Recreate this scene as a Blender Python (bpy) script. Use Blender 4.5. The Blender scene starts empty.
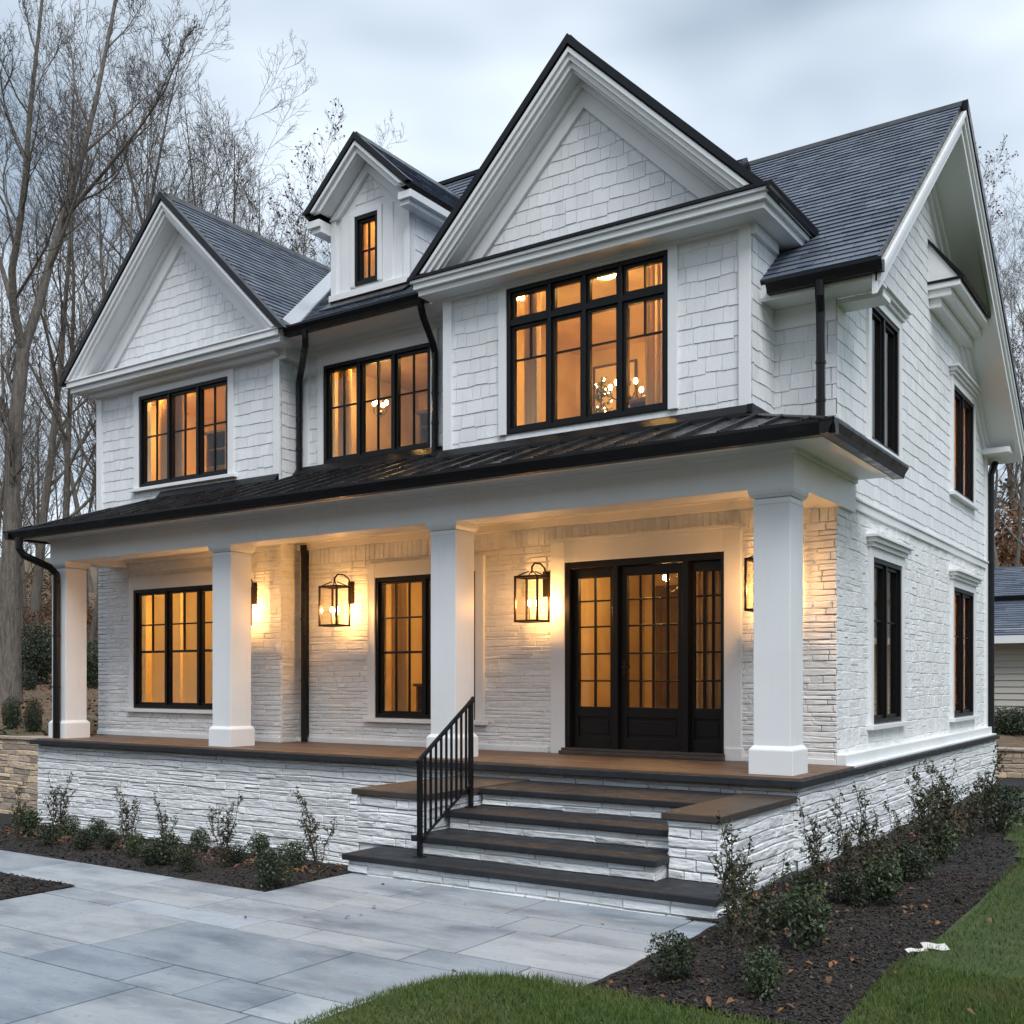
import bpy, bmesh, math, random
import numpy as np
from mathutils import Vector, Matrix

R = math.radians
sc = bpy.context.scene
COL = sc.collection

# ------------------------------------------------------------------ camera, sky, sun
HZ, CX, FPX, TH, CH = 680.0, 512.0, 1065.8, R(33.97), 1.75
cam_d = bpy.data.cameras.new('camera')
cam = bpy.data.objects.new('camera', cam_d)
COL.objects.link(cam)
cam.location = (0, 0, CH)
cam.rotation_euler = (R(90), 0, TH)
cam_d.sensor_width = 36
cam_d.lens = FPX / 1024 * 36
cam_d.shift_y = (HZ - 512) / 1024
cam_d.clip_start = 0.05
cam_d.clip_end = 2000
sc.camera = cam

SUN_EL, SUN_AZ = R(52), math.atan2(0.62, -0.60)      # azimuth measured from +Y towards +X
world = bpy.data.worlds.new('World')
sc.world = world
world.use_nodes = True
wn, wl = world.node_tree.nodes, world.node_tree.links
wn.clear()
w_out = wn.new('ShaderNodeOutputWorld')
w_bg = wn.new('ShaderNodeBackground')
w_bg.inputs['Strength'].default_value = 0.086
sky = wn.new('ShaderNodeTexSky')
sky.sky_type = 'NISHITA'
sky.sun_disc = False
sky.sun_elevation = SUN_EL
sky.sun_rotation = SUN_AZ
w_tc = wn.new('ShaderNodeTexCoord')
w_map = wn.new('ShaderNodeMapping')
w_map.inputs['Scale'].default_value = (1.0, 1.0, 2.2)
w_map.inputs['Location'].default_value = (0.35, 0.1, 0.2)
w_ns = wn.new('ShaderNodeTexNoise')
w_ns.inputs['Scale'].default_value = 2.3
w_ns.inputs['Detail'].default_value = 3.0
w_ns.inputs['Roughness'].default_value = 0.45
w_rp = wn.new('ShaderNodeValToRGB')
e = w_rp.color_ramp.elements
e[0].position = 0.40; e[0].color = (2.55, 3.2, 3.9, 1)
e[1].position = 0.68; e[1].color = (8.0, 8.7, 9.4, 1)
w_mx = wn.new('ShaderNodeMix'); w_mx.data_type = 'RGBA'
w_mx.inputs[0].default_value = 0.86
wl.new(w_tc.outputs['Generated'], w_map.inputs['Vector'])
wl.new(w_map.outputs['Vector'], w_ns.inputs['Vector'])
wl.new(w_ns.outputs['Fac'], w_rp.inputs['Fac'])
wl.new(sky.outputs['Color'], w_mx.inputs[6])
wl.new(w_rp.outputs['Color'], w_mx.inputs[7])
wl.new(w_mx.outputs[2], w_bg.inputs['Color'])
wl.new(w_bg.outputs['Background'], w_out.inputs['Surface'])

sun_d = bpy.data.lights.new('sun', 'SUN')
sun_d.energy = 1.5
sun_d.angle = R(32)
sun_d.color = (1.0, 0.985, 0.97)
sun = bpy.data.objects.new('sun', sun_d)
COL.objects.link(sun)
to_sun = Vector((math.sin(SUN_AZ) * math.cos(SUN_EL), math.cos(SUN_AZ) * math.cos(SUN_EL), math.sin(SUN_EL)))
sun.rotation_euler = to_sun.to_track_quat('Z', 'Y').to_euler()
sun.location = (5, -8, 20)

sc.view_settings.view_transform = 'Standard'
sc.view_settings.look = 'None'
sc.view_settings.exposure = 0.91
sc.view_settings.gamma = 1.0
sc.cycles.max_bounces = 8
sc.cycles.transparent_max_bounces = 12
sc.cycles.sample_clamp_indirect = 10.0
sc.cycles.caustics_reflective = False
sc.cycles.caustics_refractive = False

# pixel <-> world, used to measure the place
FW = (-math.sin(TH), math.cos(TH)); RT = (math.cos(TH), math.sin(TH))
def ray(x, y):
    u = (x - CX) / FPX
    return (FW[0] + u * RT[0], FW[1] + u * RT[1], (HZ - y) / FPX)
def at_depth(x, y, d):
    r = ray(x, y); return Vector((r[0] * d, r[1] * d, CH + r[2] * d))
def at_y(x, y, Y):
    r = ray(x, y); return at_depth(x, y, Y / r[1])
def on_z(x, y, z):
    r = ray(x, y); return at_depth(x, y, (z - CH) / r[2])

# ------------------------------------------------------------------ materials
def new_mat(name):
    m = bpy.data.materials.new(name); m.use_nodes = True
    nt = m.node_tree
    return m, nt.nodes, nt.links, nt.nodes['Principled BSDF']

def pmat(name, col, rough=0.6, metal=0.0, spec=0.5, var=None, island=0.0, hue=None, bump=(), emit=None, coat=0.0, rvar=0.0):
    """col: base colour. var=(col2, scale, (sx,sy,sz), lo, hi). island: brightness variation per separate piece.
    bump=[(scale, (sx,sy,sz), strength, distance, detail)]"""
    m, n, l, b = new_mat(name)
    b.inputs['Roughness'].default_value = rough
    b.inputs['Metallic'].default_value = metal
    b.inputs['Specular IOR Level'].default_value = spec
    b.inputs['Coat Weight'].default_value = coat
    tc = n.new('ShaderNodeTexCoord')
    def noise(scale, stretch, detail=4.0):
        mp = n.new('ShaderNodeMapping'); mp.inputs['Scale'].default_value = stretch
        ns = n.new('ShaderNodeTexNoise'); ns.inputs['Scale'].default_value = scale
        ns.inputs['Detail'].default_value = detail
        l.new(tc.outputs['Object'], mp.inputs['Vector']); l.new(mp.outputs['Vector'], ns.inputs['Vector'])
        return ns.outputs['Fac']
    rgb = n.new('ShaderNodeRGB'); rgb.outputs[0].default_value = (*col, 1)
    c = rgb.outputs[0]
    if var:
        vs = var if isinstance(var, list) else [var]
        for (c2, s, st, lo, hi) in vs:
            f = noise(s, st)
            mr = n.new('ShaderNodeMapRange'); mr.inputs[1].default_value = lo; mr.inputs[2].default_value = hi
            l.new(f, mr.inputs[0])
            mx = n.new('ShaderNodeMix'); mx.data_type = 'RGBA'
            l.new(mr.outputs[0], mx.inputs[0]); l.new(c, mx.inputs[6]); mx.inputs[7].default_value = (*c2, 1)
            c = mx.outputs[2]
    if island or hue:
        g = n.new('ShaderNodeNewGeometry')
        if hue:
            mx = n.new('ShaderNodeMix'); mx.data_type = 'RGBA'
            rp = n.new('ShaderNodeValToRGB')
            els = rp.color_ramp.elements
            els[0].color = (*hue[0], 1); els[1].color = (*hue[-1], 1)
            for i, h in enumerate(hue[1:-1]):
                ee = els.new((i + 1) / (len(hue) - 1)); ee.color = (*h, 1)
            l.new(g.outputs['Random Per Island'], rp.inputs['Fac'])
            mx.blend_type = 'MULTIPLY'; mx.inputs[0].default_value = 1.0
            l.new(c, mx.inputs[6]); l.new(rp.outputs['Color'], mx.inputs[7]); c = mx.outputs[2]
        if island:
            mr = n.new('ShaderNodeMapRange')
            mr.inputs[3].default_value = 1 - island; mr.inputs[4].default_value = 1 + island
            l.new(g.outputs['Random Per Island'], mr.inputs[0])
            hs = n.new('ShaderNodeHueSaturation')
            l.new(mr.outputs[0], hs.inputs['Value']); l.new(c, hs.inputs['Color']); c = hs.outputs['Color']
    l.new(c, b.inputs['Base Color'])
    if rvar:
        f = noise(6.0, (1, 1, 1)); mr = n.new('ShaderNodeMapRange')
        mr.inputs[1].default_value = .3; mr.inputs[2].default_value = .7
        mr.inputs[3].default_value = max(.02, rough - rvar); mr.inputs[4].default_value = min(1, rough + rvar)
        l.new(f, mr.inputs[0]); l.new(mr.outputs[0], b.inputs['Roughness'])
    prev = None
    for (s, st, strg, dist, det) in bump:
        f = noise(s, st, det)
        bp = n.new('ShaderNodeBump'); bp.inputs['Strength'].default_value = strg; bp.inputs['Distance'].default_value = dist
        l.new(f, bp.inputs['Height'])
        if prev: l.new(prev, bp.inputs['Normal'])
        prev = bp.outputs['Normal']
    if prev: l.new(prev, b.inputs['Normal'])
    if emit:
        b.inputs['Emission Color'].default_value = (*emit[0], 1); b.inputs['Emission Strength'].default_value = emit[1]
    return m

WHITE = (0.78, 0.80, 0.81)
M = {}
M['trim'] = pmat('white_trim_paint', WHITE, 0.42, bump=[(5, (1, 1, 1), .05, .01, 3)], var=[((.72, .73, .735), 1.2, (1, 1, 1), .45, .75), ((.66, .66, .645), 5, (2.5, 2.5, .35), .62, .98)])
M['shingle'] = pmat('white_painted_shingles', (0.775, 0.80, 0.82), 0.6, island=0.055, var=((.68, .685, .68), 3.0, (3, 3, .5), .5, .85),
                    bump=[(26, (4, 4, .35), .55, .012, 3)])
M['stone'] = pmat('white_painted_stone', (0.765, 0.785, 0.80), 0.65, island=0.06, var=[((.60, .59, .56), 2.2, (1, 1, 2), .55, .9), ((.66, .655, .64), 14, (1, 1, 2.5), .52, .8)],
                  bump=[(7, (1, 1, 3.2), .8, .03, 5), (38, (1, 1, 1.6), .45, .008, 4)])
M['brick'] = pmat('white_painted_brick', (0.77, 0.78, 0.785), 0.65, island=0.06, var=((.64, .63, .60), 9, (1, 1, 2), .52, .85),
                  bump=[(10, (1, 1, 2.5), .6, .02, 5), (45, (1, 1, 1.6), .4, .006, 4)])
M['slate'] = pmat('slate_roof', (0.082, 0.102, 0.132), 0.5, island=0.3, hue=[(0.85, .9, 1.0), (1, 1, 1.08), (1.05, 1.0, .98)], spec=.6,
                  var=((.10, .115, .135), 5, (1, 1, 1), .5, .8), bump=[(30, (1, 1, 1), .5, .006, 4)])
M['black'] = pmat('black_metal', (0.007, 0.007, 0.008), 0.34, spec=.28, bump=[(40, (1, 1, 1), .06, .002, 2)], rvar=.1)
M['frame'] = pmat('black_window_paint', (0.006, 0.006, 0.007), 0.4, spec=.25, bump=[(30, (1, 1, 1), .05, .002, 2)])
M['seam'] = pmat('black_standing_seam_metal', (0.012, 0.0125, 0.014), 0.3, metal=0.0, spec=.5, rvar=.14, bump=[(3.5, (1, .35, 1), .5, .03, 3)], var=((.03, .032, .036), 4, (1, .3, 1), .45, .8))
M['flash'] = pmat('galvanised_valley_flashing', (0.5, 0.52, 0.55), 0.45, metal=0.3, bump=[(12, (1, 1, 1), .3, .01, 3)])
M['tread'] = pmat('dark_slate_treads', (0.019, 0.021, 0.025), 0.6, spec=.3, var=((.032, .034, .037), 5, (1, 1, 1), .45, .8), bump=[(18, (1, 1, 1), .4, .008, 5)], rvar=.15)
M['cap'] = pmat('brown_stone_cap', (0.058, 0.046, 0.038), 0.5, var=((.035, .03, .027), 6, (1, 1, 1), .4, .8), bump=[(18, (1, 1, 1), .35, .006, 4)])
M['deck'] = pmat('brown_porch_boards', (0.15, 0.088, 0.052), 0.5, island=.22, var=((.08, .05, .032), 7, (.3, 3, 1), .4, .8), bump=[(26, (.3, 4, 1), .3, .004, 3)])
M['ceil'] = pmat('porch_ceiling_paint', (0.78, 0.76, 0.71), 0.5)
M['doorp'] = pmat('black_door_paint', (0.008, 0.007, 0.007), 0.36, spec=.3)
M['brass'] = pmat('aged_bronze', (0.06, 0.045, 0.03), 0.35, metal=.9)
M['lantern'] = pmat('bronze_lantern_metal', (0.035, 0.022, 0.012), 0.38, metal=.7)
M['candle'] = pmat('ivory_candle_sleeve', (0.7, .6, .42), 0.5)
WARM = (1.0, 0.60, 0.185)
M['bulb'] = pmat('lit_bulb', (1, .8, .5), 0.5, emit=((1.0, .50, .16), 290.0))
M['cbulb'] = pmat('lit_chandelier_bulb', (1, .8, .5), 0.5, emit=((1.0, .60, .22), 60.0))
M['ceillamp'] = pmat('lit_ceiling_lamp', (1, .8, .5), 0.5, emit=(WARM, 58.0))
M['roomwall'] = pmat('warm_room_paint', (0.74, 0.55, 0.31), 0.8, var=((.62, .48, .31), 1.5, (1, 1, 1), .4, .8))
M['roomtan'] = pmat('tan_room_paint', (0.50, 0.37, 0.21), 0.8, var=((.36, .25, .13), 1.2, (1, 1, 1), .42, .7))
M['roomgold'] = pmat('gold_room_paint', (0.66, 0.50, 0.25), 0.8, var=((.48, .34, .16), 1.4, (1, 1, 1), .42, .72))
M['roomdark'] = pmat('walnut_furniture', (0.10, 0.055, 0.03), 0.5, var=((.05, .03, .018), 6, (1, 6, 1), .4, .8))
M['linen'] = pmat('linen_curtain', (0.74, 0.62, 0.44), 0.85, bump=[(120, (1, 1, .1), .2, .002, 2)])
M['green_leafy'] = pmat('houseplant_leaf', (0.09, .10, .035), 0.5)

def glass_mat(name, tint, gl=1.0):
    m = bpy.data.materials.new(name); m.use_nodes = True
    n, l = m.node_tree.nodes, m.node_tree.links
    n.clear()
    o = n.new('ShaderNodeOutputMaterial'); mx = n.new('ShaderNodeMixShader')
    t = n.new('ShaderNodeBsdfTransparent'); t.inputs[0].default_value = (*tint, 1)
    g = n.new('ShaderNodeBsdfGlossy'); g.inputs['Roughness'].default_value = 0.015
    lw = n.new('ShaderNodeLayerWeight'); lw.inputs['Blend'].default_value = .5
    pw = n.new('ShaderNodeMath'); pw.operation = 'POWER'; pw.inputs[1].default_value = 5.0
    fr = n.new('ShaderNodeMath'); fr.operation = 'MULTIPLY_ADD'; fr.inputs[1].default_value = .9; fr.inputs[2].default_value = .035
    l.new(lw.outputs['Facing'], pw.inputs[0]); l.new(pw.outputs[0], fr.inputs[0])
    tc = n.new('ShaderNodeTexCoord'); ns = n.new('ShaderNodeTexNoise'); ns.inputs['Scale'].default_value = 2.0
    bp = n.new('ShaderNodeBump'); bp.inputs['Strength'].default_value = .12; bp.inputs['Distance'].default_value = .02
    l.new(tc.outputs['Object'], ns.inputs['Vector']); l.new(ns.outputs['Fac'], bp.inputs['Height']); l.new(bp.outputs['Normal'], g.inputs['Normal'])
    ml = n.new('ShaderNodeMath'); ml.operation = 'MULTIPLY'; ml.inputs[1].default_value = gl
    l.new(fr.outputs[0], ml.inputs[0]); l.new(ml.outputs[0], mx.inputs[0])
    l.new(t.outputs[0], mx.inputs[1]); l.new(g.outputs[0], mx.inputs[2]); l.new(mx.outputs[0], o.inputs['Surface'])
    return m
M['glass'] = glass_mat('window_glass', (.96, .95, .92))
M['lglass'] = glass_mat('lantern_glass', (.97, .95, .9), .8)

def translucent_mat(name, col, k=.5):
    m = bpy.data.materials.new(name); m.use_nodes = True
    n, l = m.node_tree.nodes, m.node_tree.links
    n.clear()
    o = n.new('ShaderNodeOutputMaterial'); mx = n.new('ShaderNodeMixShader'); mx.inputs[0].default_value = k
    a = n.new('ShaderNodeBsdfDiffuse'); a.inputs[0].default_value = (*col, 1)
    t = n.new('ShaderNodeBsdfTranslucent'); t.inputs[0].default_value = (*col, 1)
    l.new(a.outputs[0], mx.inputs[1]); l.new(t.outputs[0], mx.inputs[2]); l.new(mx.outputs[0], o.inputs['Surface'])
    return m
M['sheer'] = translucent_mat('sheer_curtain_cloth', (.80, .66, .44), .55)
M['blind'] = translucent_mat('woven_blind_slats', (.84, .76, .58), .62)

# ------------------------------------------------------------------ mesh building
class MB:
    def __init__(s): s.v = []; s.f = []
    def face(s, pts):
        i = len(s.v); s.v.extend([tuple(p) for p in pts]); s.f.append(tuple(range(i, i + len(pts))))
    def box(s, x0, y0, z0, x1, y1, z1):
        if x0 > x1: x0, x1 = x1, x0
        if y0 > y1: y0, y1 = y1, y0
        if z0 > z1: z0, z1 = z1, z0
        i = len(s.v)
        s.v += [(x0, y0, z0), (x1, y0, z0), (x1, y1, z0), (x0, y1, z0), (x0, y0, z1), (x1, y0, z1), (x1, y1, z1), (x0, y1, z1)]
        for q in ((0, 3, 2, 1), (4, 5, 6, 7), (0, 1, 5, 4), (1, 2, 6, 5), (2, 3, 7, 6), (3, 0, 4, 7)):
            s.f.append(tuple(i + k for k in q))
        return s
    def hexa(s, p):        # 8 points, bottom 4 then top 4
        i = len(s.v); s.v += [tuple(q) for q in p]
        for q in ((0, 3, 2, 1), (4, 5, 6, 7), (0, 1, 5, 4), (1, 2, 6, 5), (2, 3, 7, 6), (3, 0, 4, 7)):
            s.f.append(tuple(i + k for k in q))
    def prism(s, a, b):    # two matching rings
        n = len(a); i = len(s.v)
        s.v += [tuple(p) for p in a] + [tuple(p) for p in b]
        s.f.append(tuple(i + k for k in range(n - 1, -1, -1))); s.f.append(tuple(i + n + k for k in range(n)))
        for k in range(n):
            k2 = (k + 1) % n
            s.f.append((i + k, i + k2, i + n + k2, i + n + k))
    def tube(s, path, rad, n=8, cap=True):
        path = [Vector(p) for p in path]
        if not hasattr(rad, '__len__'): rad = [rad] * len(path)
        i0 = len(s.v); up = None
        for k, p in enumerate(path):
            t = (path[min(k + 1, len(path) - 1)] - path[max(k - 1, 0)]).normalized()
            if up is None:
                up = Vector((0, 0, 1)) if abs(t.z) < .9 else Vector((1, 0, 0))
            a = t.cross(up)
            if a.length < 1e-5: a = t.orthogonal()
            a.normalize(); bb = a.cross(t).normalized(); up = bb
            for j in range(n):
                an = 2 * math.pi * (j + .5) / n
                q = p + (a * math.cos(an) + bb * math.sin(an)) * rad[k]
                s.v.append(tuple(q))
        for k in range(len(path) - 1):
            for j in range(n):
                j2 = (j + 1) % n
                s.f.append((i0 + k * n + j, i0 + k * n + j2, i0 + (k + 1) * n + j2, i0 + (k + 1) * n + j))
        if cap:
            s.f.append(tuple(i0 + j for j in range(n - 1, -1, -1)))
            e_ = i0 + (len(path) - 1) * n
            s.f.append(tuple(e_ + j for j in range(n)))
    def ball(s, c, r, nu=10, nv=7, sz=1.0):
        path = []; rad = []
        for k in range(nv + 1):
            a = math.pi * k / nv
            path.append((c[0], c[1], c[2] - math.cos(a) * r * sz)); rad.append(max(1e-4, math.sin(a) * r))
        s.tube(path, rad, nu)
    def build(s, name, m, parent=None, bevel=0.0, smooth=False, recalc=False):
        me = bpy.data.meshes.new(name)
        me.from_pydata(s.v, [], s.f)
        if recalc:
            bm = bmesh.new(); bm.from_mesh(me); bmesh.ops.recalc_face_normals(bm, faces=bm.faces); bm.to_mesh(me); bm.free()
        me.materials.append(m)
        if smooth:
            me.polygons.foreach_set('use_smooth', [True] * len(me.polygons))
        o = bpy.data.objects.new(name, me); COL.objects.link(o)
        if parent:
            o.parent = parent
            if parent.type == 'EMPTY' and parent.get('world_parts'):
                o.location = [-c for c in parent.location]
        if bevel:
            md = o.modifiers.new('bevel', 'BEVEL'); md.width = bevel; md.segments = 2; md.limit_method = 'ANGLE'
        return o

def np_mesh(name, verts, faces_n, m, parent=None, smooth=False):
    """verts (N,3) array; every face uses faces_n consecutive vertices"""
    me = bpy.data.meshes.new(name)
    nv = len(verts); nf = nv // faces_n
    me.vertices.add(nv); me.vertices.foreach_set('co', np.asarray(verts, np.float32).ravel())
    me.loops.add(nv); me.loops.foreach_set('vertex_index', np.arange(nv, dtype=np.int32))
    me.polygons.add(nf); me.polygons.foreach_set('loop_start', np.arange(0, nv, faces_n, dtype=np.int32))
    me.update(calc_edges=True); me.validate()
    me.materials.append(m)
    o = bpy.data.objects.new(name, me); COL.objects.link(o)
    if parent: o.parent = parent
    return o

def thing(name, label, cat, loc=(0, 0, 0), rz=0.0, group=None, world_parts=False):
    o = bpy.data.objects.new(name, None); COL.objects.link(o)
    o.location = loc; o.rotation_euler = (0, 0, rz); o.empty_display_size = .2
    o['label'] = label; o['category'] = cat
    if group: o['group'] = group
    if world_parts: o['world_parts'] = True
    return o
def tag(o, label, cat, group=None):
    o['label'] = label; o['category'] = cat
    if group: o['group'] = group
    return o
def kind(o, k): o['kind'] = k; return o
def dup(root, loc, rz, scale, label, group=None):
    r = root.copy(); COL.objects.link(r)
    r.location = loc; r.rotation_euler = (0, 0, rz); r.scale = scale if hasattr(scale, '__len__') else (scale,) * 3
    r['label'] = label
    if group: r['group'] = group
    for ch in list(root.children):
        c = ch.copy(); COL.objects.link(c); c.parent = r
        for g in list(ch.children):
            d = g.copy(); COL.objects.link(d); d.parent = c
    return r

class Frame:      # u along the surface, v up it, d out of it
    def __init__(s, O, U, V, N):
        s.O, s.U, s.V, s.N = Vector(O), Vector(U).normalized(), Vector(V).normalized(), Vector(N).normalized()
    def P(s, u, v, d=0.0): return s.O + s.U * u + s.V * v + s.N * d
    def uv(s, p): q = Vector(p) - s.O; return (q.dot(s.U), q.dot(s.V))
def FRONT(Y): return Frame((0, Y, 0), (1, 0, 0), (0, 0, 1), (0, -1, 0))
def SIDE(X): return Frame((X, 0, 0), (0, 1, 0), (0, 0, 1), (1, 0, 0))
def LEFTSIDE(X): return Frame((X, 0, 0), (0, -1, 0), (0, 0, 1), (-1, 0, 0))
def BACK(Y): return Frame((0, Y, 0), (-1, 0, 0), (0, 0, 1), (0, 1, 0))

def fbox(mb, F, u0, u1, v0, v1, d0, d1):
    mb.hexa([F.P(u0, v0, d0), F.P(u1, v0, d0), F.P(u1, v0, d1), F.P(u0, v0, d1), F.P(u0, v1, d0), F.P(u1, v1, d0), F.P(u1, v1, d1), F.P(u0, v1, d1)])
def fprism(mb, F, poly, d0, d1):
    mb.prism([F.P(u, v, d0) for u, v in poly], [F.P(u, v, d1) for u, v in poly])

def clip(poly, cl):
    """Sutherland-Hodgman; cl convex, counter-clockwise"""
    out = poly
    for i in range(len(cl)):
        ax, ay = cl[i]; bx, by = cl[(i + 1) % len(cl)]
        inp = out; out = []
        if not inp: return []
        def side(p): return (bx - ax) * (p[1] - ay) - (by - ay) * (p[0] - ax)
        for k in range(len(inp)):
            p, q = inp[k], inp[(k + 1) % len(inp)]
            sp, sq = side(p), side(q)
            if sp >= 0: out.append(p)
            if (sp >= 0) != (sq >= 0):
                t = sp / (sp - sq)
                out.append((p[0] + (q[0] - p[0]) * t, p[1] + (q[1] - p[1]) * t))
    return out
def ccw(poly):
    a = sum(poly[i][0] * poly[(i + 1) % len(poly)][1] - poly[(i + 1) % len(poly)][0] * poly[i][1] for i in range(len(poly)))
    return poly if a > 0 else poly[::-1]
def subtract(rects, op):
    o0, o1, p0, p1 = op; res = []
    for (a, b, c, d) in rects:
        if b <= o0 or a >= o1 or d <= p0 or c >= p1: res.append((a, b, c, d)); continue
        if a < o0: res.append((a, o0, c, d))
        if b > o1: res.append((o1, b, c, d))
        aa, bb = max(a, o0), min(b, o1)
        if c < p0: res.append((aa, bb, c, p0))
        if d > p1: res.append((aa, bb, p1, d))
    return res

def shingles(mb, F, poly, openings=(), expo=.165, wr=(.10, .27), thick=.0085, jit=.009, gap=.007, seed=1, dj=.004, fine=.003):
    rnd = random.Random(seed); poly = ccw(poly)
    us = [p[0] for p in poly]; vs = [p[1] for p in poly]
    v = min(vs)
    while v < max(vs):
        u = min(us) - rnd.uniform(0, wr[0])
        while u < max(us):
            w = rnd.uniform(*wr)
            vb = v + rnd.uniform(-jit, jit); tilt = rnd.uniform(-jit, jit) * .5
            vt = v + expo + .012
            db = thick + rnd.uniform(0, dj)
            for (a, b, c, d) in [(u + gap / 2, u + w - gap / 2, vb, vt)]:
                rs = [(a, b, c, d)]
                for op in openings: rs = subtract(rs, op)
                for (a2, b2, c2, d2) in rs:
                    if b2 - a2 < .008 or d2 - c2 < .006: continue
                    q = [(a2, c2 + (tilt if c2 == c else 0)), (b2, c2 - (tilt if c2 == c else 0)), (b2, d2), (a2, d2)]
                    q = clip(q, poly)
                    if len(q) < 3: continue
                    front = [F.P(p[0], p[1], db + (fine - db) * max(0, min(1, (p[1] - vb) / (vt - vb)))) for p in q]
                    back = [F.P(p[0], p[1], .001) for p in q]
                    n = len(q); i = len(mb.v)
                    mb.v += [tuple(p) for p in front] + [tuple(p) for p in back]
                    mb.f.append(tuple(range(i, i + n)))
                    for k in range(n):
                        k2 = (k + 1) % n
                        mb.f.append((i + k, i + n + k, i + n + k2, i + k2))
            u += w
        v += expo

def stones(mb, F, poly, openings=(), rows=(.042, .12), lens=(.18, .85), gap=.008, dmax=.026, wob=.018, seed=1, soldier=None):
    rnd = random.Random(seed); poly = ccw(poly)
    us = [p[0] for p in poly]; vs = [p[1] for p in poly]
    u_lo, u_hi = min(us), max(us)
    ph = [[rnd.uniform(0, 6.28) for _ in range(3)] for _ in range(400)]
    def wv(r, u):
        p = ph[r % 400]
        return wob * (math.sin(u * 1.9 + p[0]) * .5 + math.sin(u * 4.7 + p[1]) * .35 + math.sin(u * 9.3 + p[2]) * .25)
    v = min(vs); r = 0
    while v < max(vs):
        h = rnd.uniform(*rows)
        u = u_lo - rnd.uniform(0, lens[0])
        sold = soldier and soldier[0] <= v < soldier[1]
        if sold: h = soldier[1] - v
        while u < u_hi:
            w = rnd.uniform(.075, .095) if sold else rnd.uniform(*lens) * (1 if rnd.random() > .2 else .5)
            vt = v + h
            a, b = u + gap / 2, u + w - gap / 2
            split = (not sold) and h > .09 and rnd.random() < .22
            cells = [(a, b, v, v + h * .5, r, None), (a, b, v + h * .5, vt, None, r + 1)] if split else [(a, b, v, vt, r, r + 1)]
            for (a, b, c0, d0, rl, rt) in cells:
                rs = [(a, b, c0 + gap / 2, d0 - gap / 2)]
                for op in openings: rs = subtract(rs, op)
                for (a2, b2, c2, d2) in rs:
                    if b2 - a2 < .012 or d2 - c2 < .010: continue
                    lo = (lambda x: wv(rl, x)) if (rl is not None and c2 == c0 + gap / 2) else (lambda x: 0)
                    hi = (lambda x: wv(rt, x)) if (rt is not None and d2 == d0 - gap / 2) else (lambda x: 0)
                    k_n = max(1, int((b2 - a2) / .22))
                    q = [(a2 + (b2 - a2) * k / k_n, c2 + lo(a2 + (b2 - a2) * k / k_n)) for k in range(k_n + 1)]
                    q += [(a2 + (b2 - a2) * k / k_n, d2 + hi(a2 + (b2 - a2) * k / k_n)) for k in range(k_n, -1, -1)]
                    q = clip(q, poly)
                    if len(q) < 3: continue
                    cu = sum(p[0] for p in q) / len(q); cv = sum(p[1] for p in q) / len(q)
                    su = max(.3, 1 - .016 / max(.02, b2 - a2)); sv = max(.3, 1 - .016 / max(.02, d2 - c2))
                    dd = rnd.uniform(.35, 1) * dmax; tl = rnd.uniform(-.3, .3) * dmax
                    n = len(q); i = len(mb.v)
                    mb.v += [tuple(F.P(cu + (p[0] - cu) * su, cv + (p[1] - cv) * sv, dd + tl * (p[1] - cv) / max(.02, d2 - c2) + rnd.uniform(-.15, .15) * dmax)) for p in q]
                    mb.v += [tuple(F.P(p[0], p[1], dd * .55)) for p in q]
                    mb.v += [tuple(F.P(p[0], p[1], -.004)) for p in q]
                    mb.f.append(tuple(range(i, i + n)))
                    for k in range(n):
                        k2 = (k + 1) % n
                        mb.f.append((i + k, i + n + k, i + n + k2, i + k2))
                        mb.f.append((i + n + k, i + 2 * n + k, i + 2 * n + k2, i + n + k2))
            u += w
        v += h; r += 1

def wall_core(mb, F, u0, u1, v0, v1, openings, t=.2):
    rs = [(u0, u1, v0, v1)]
    for op in openings: rs = subtract(rs, op)
    for (a, b, c, d) in rs: fbox(mb, F, a, b, c, d, -t, 0)

# ------------------------------------------------------------------ THE HOUSE: key measures (metres)
PF = .86                 # porch floor
YM, YW, YB = 11.10, 10.75, 10.45      # main wall, left wing wall, bay wall
XR = -3.40               # right side wall
YR = 19.25               # rear wall
XWL, XWR = -15.45, -11.20             # left wing
XBL, XBR = -8.04, -4.07               # bay
HX = (-8.0, 14.0, 0.0)
house = thing('house', 'white two storey shingled house with black windows and a deep columned porch', 'house', HX, 0, world_parts=True)

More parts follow.
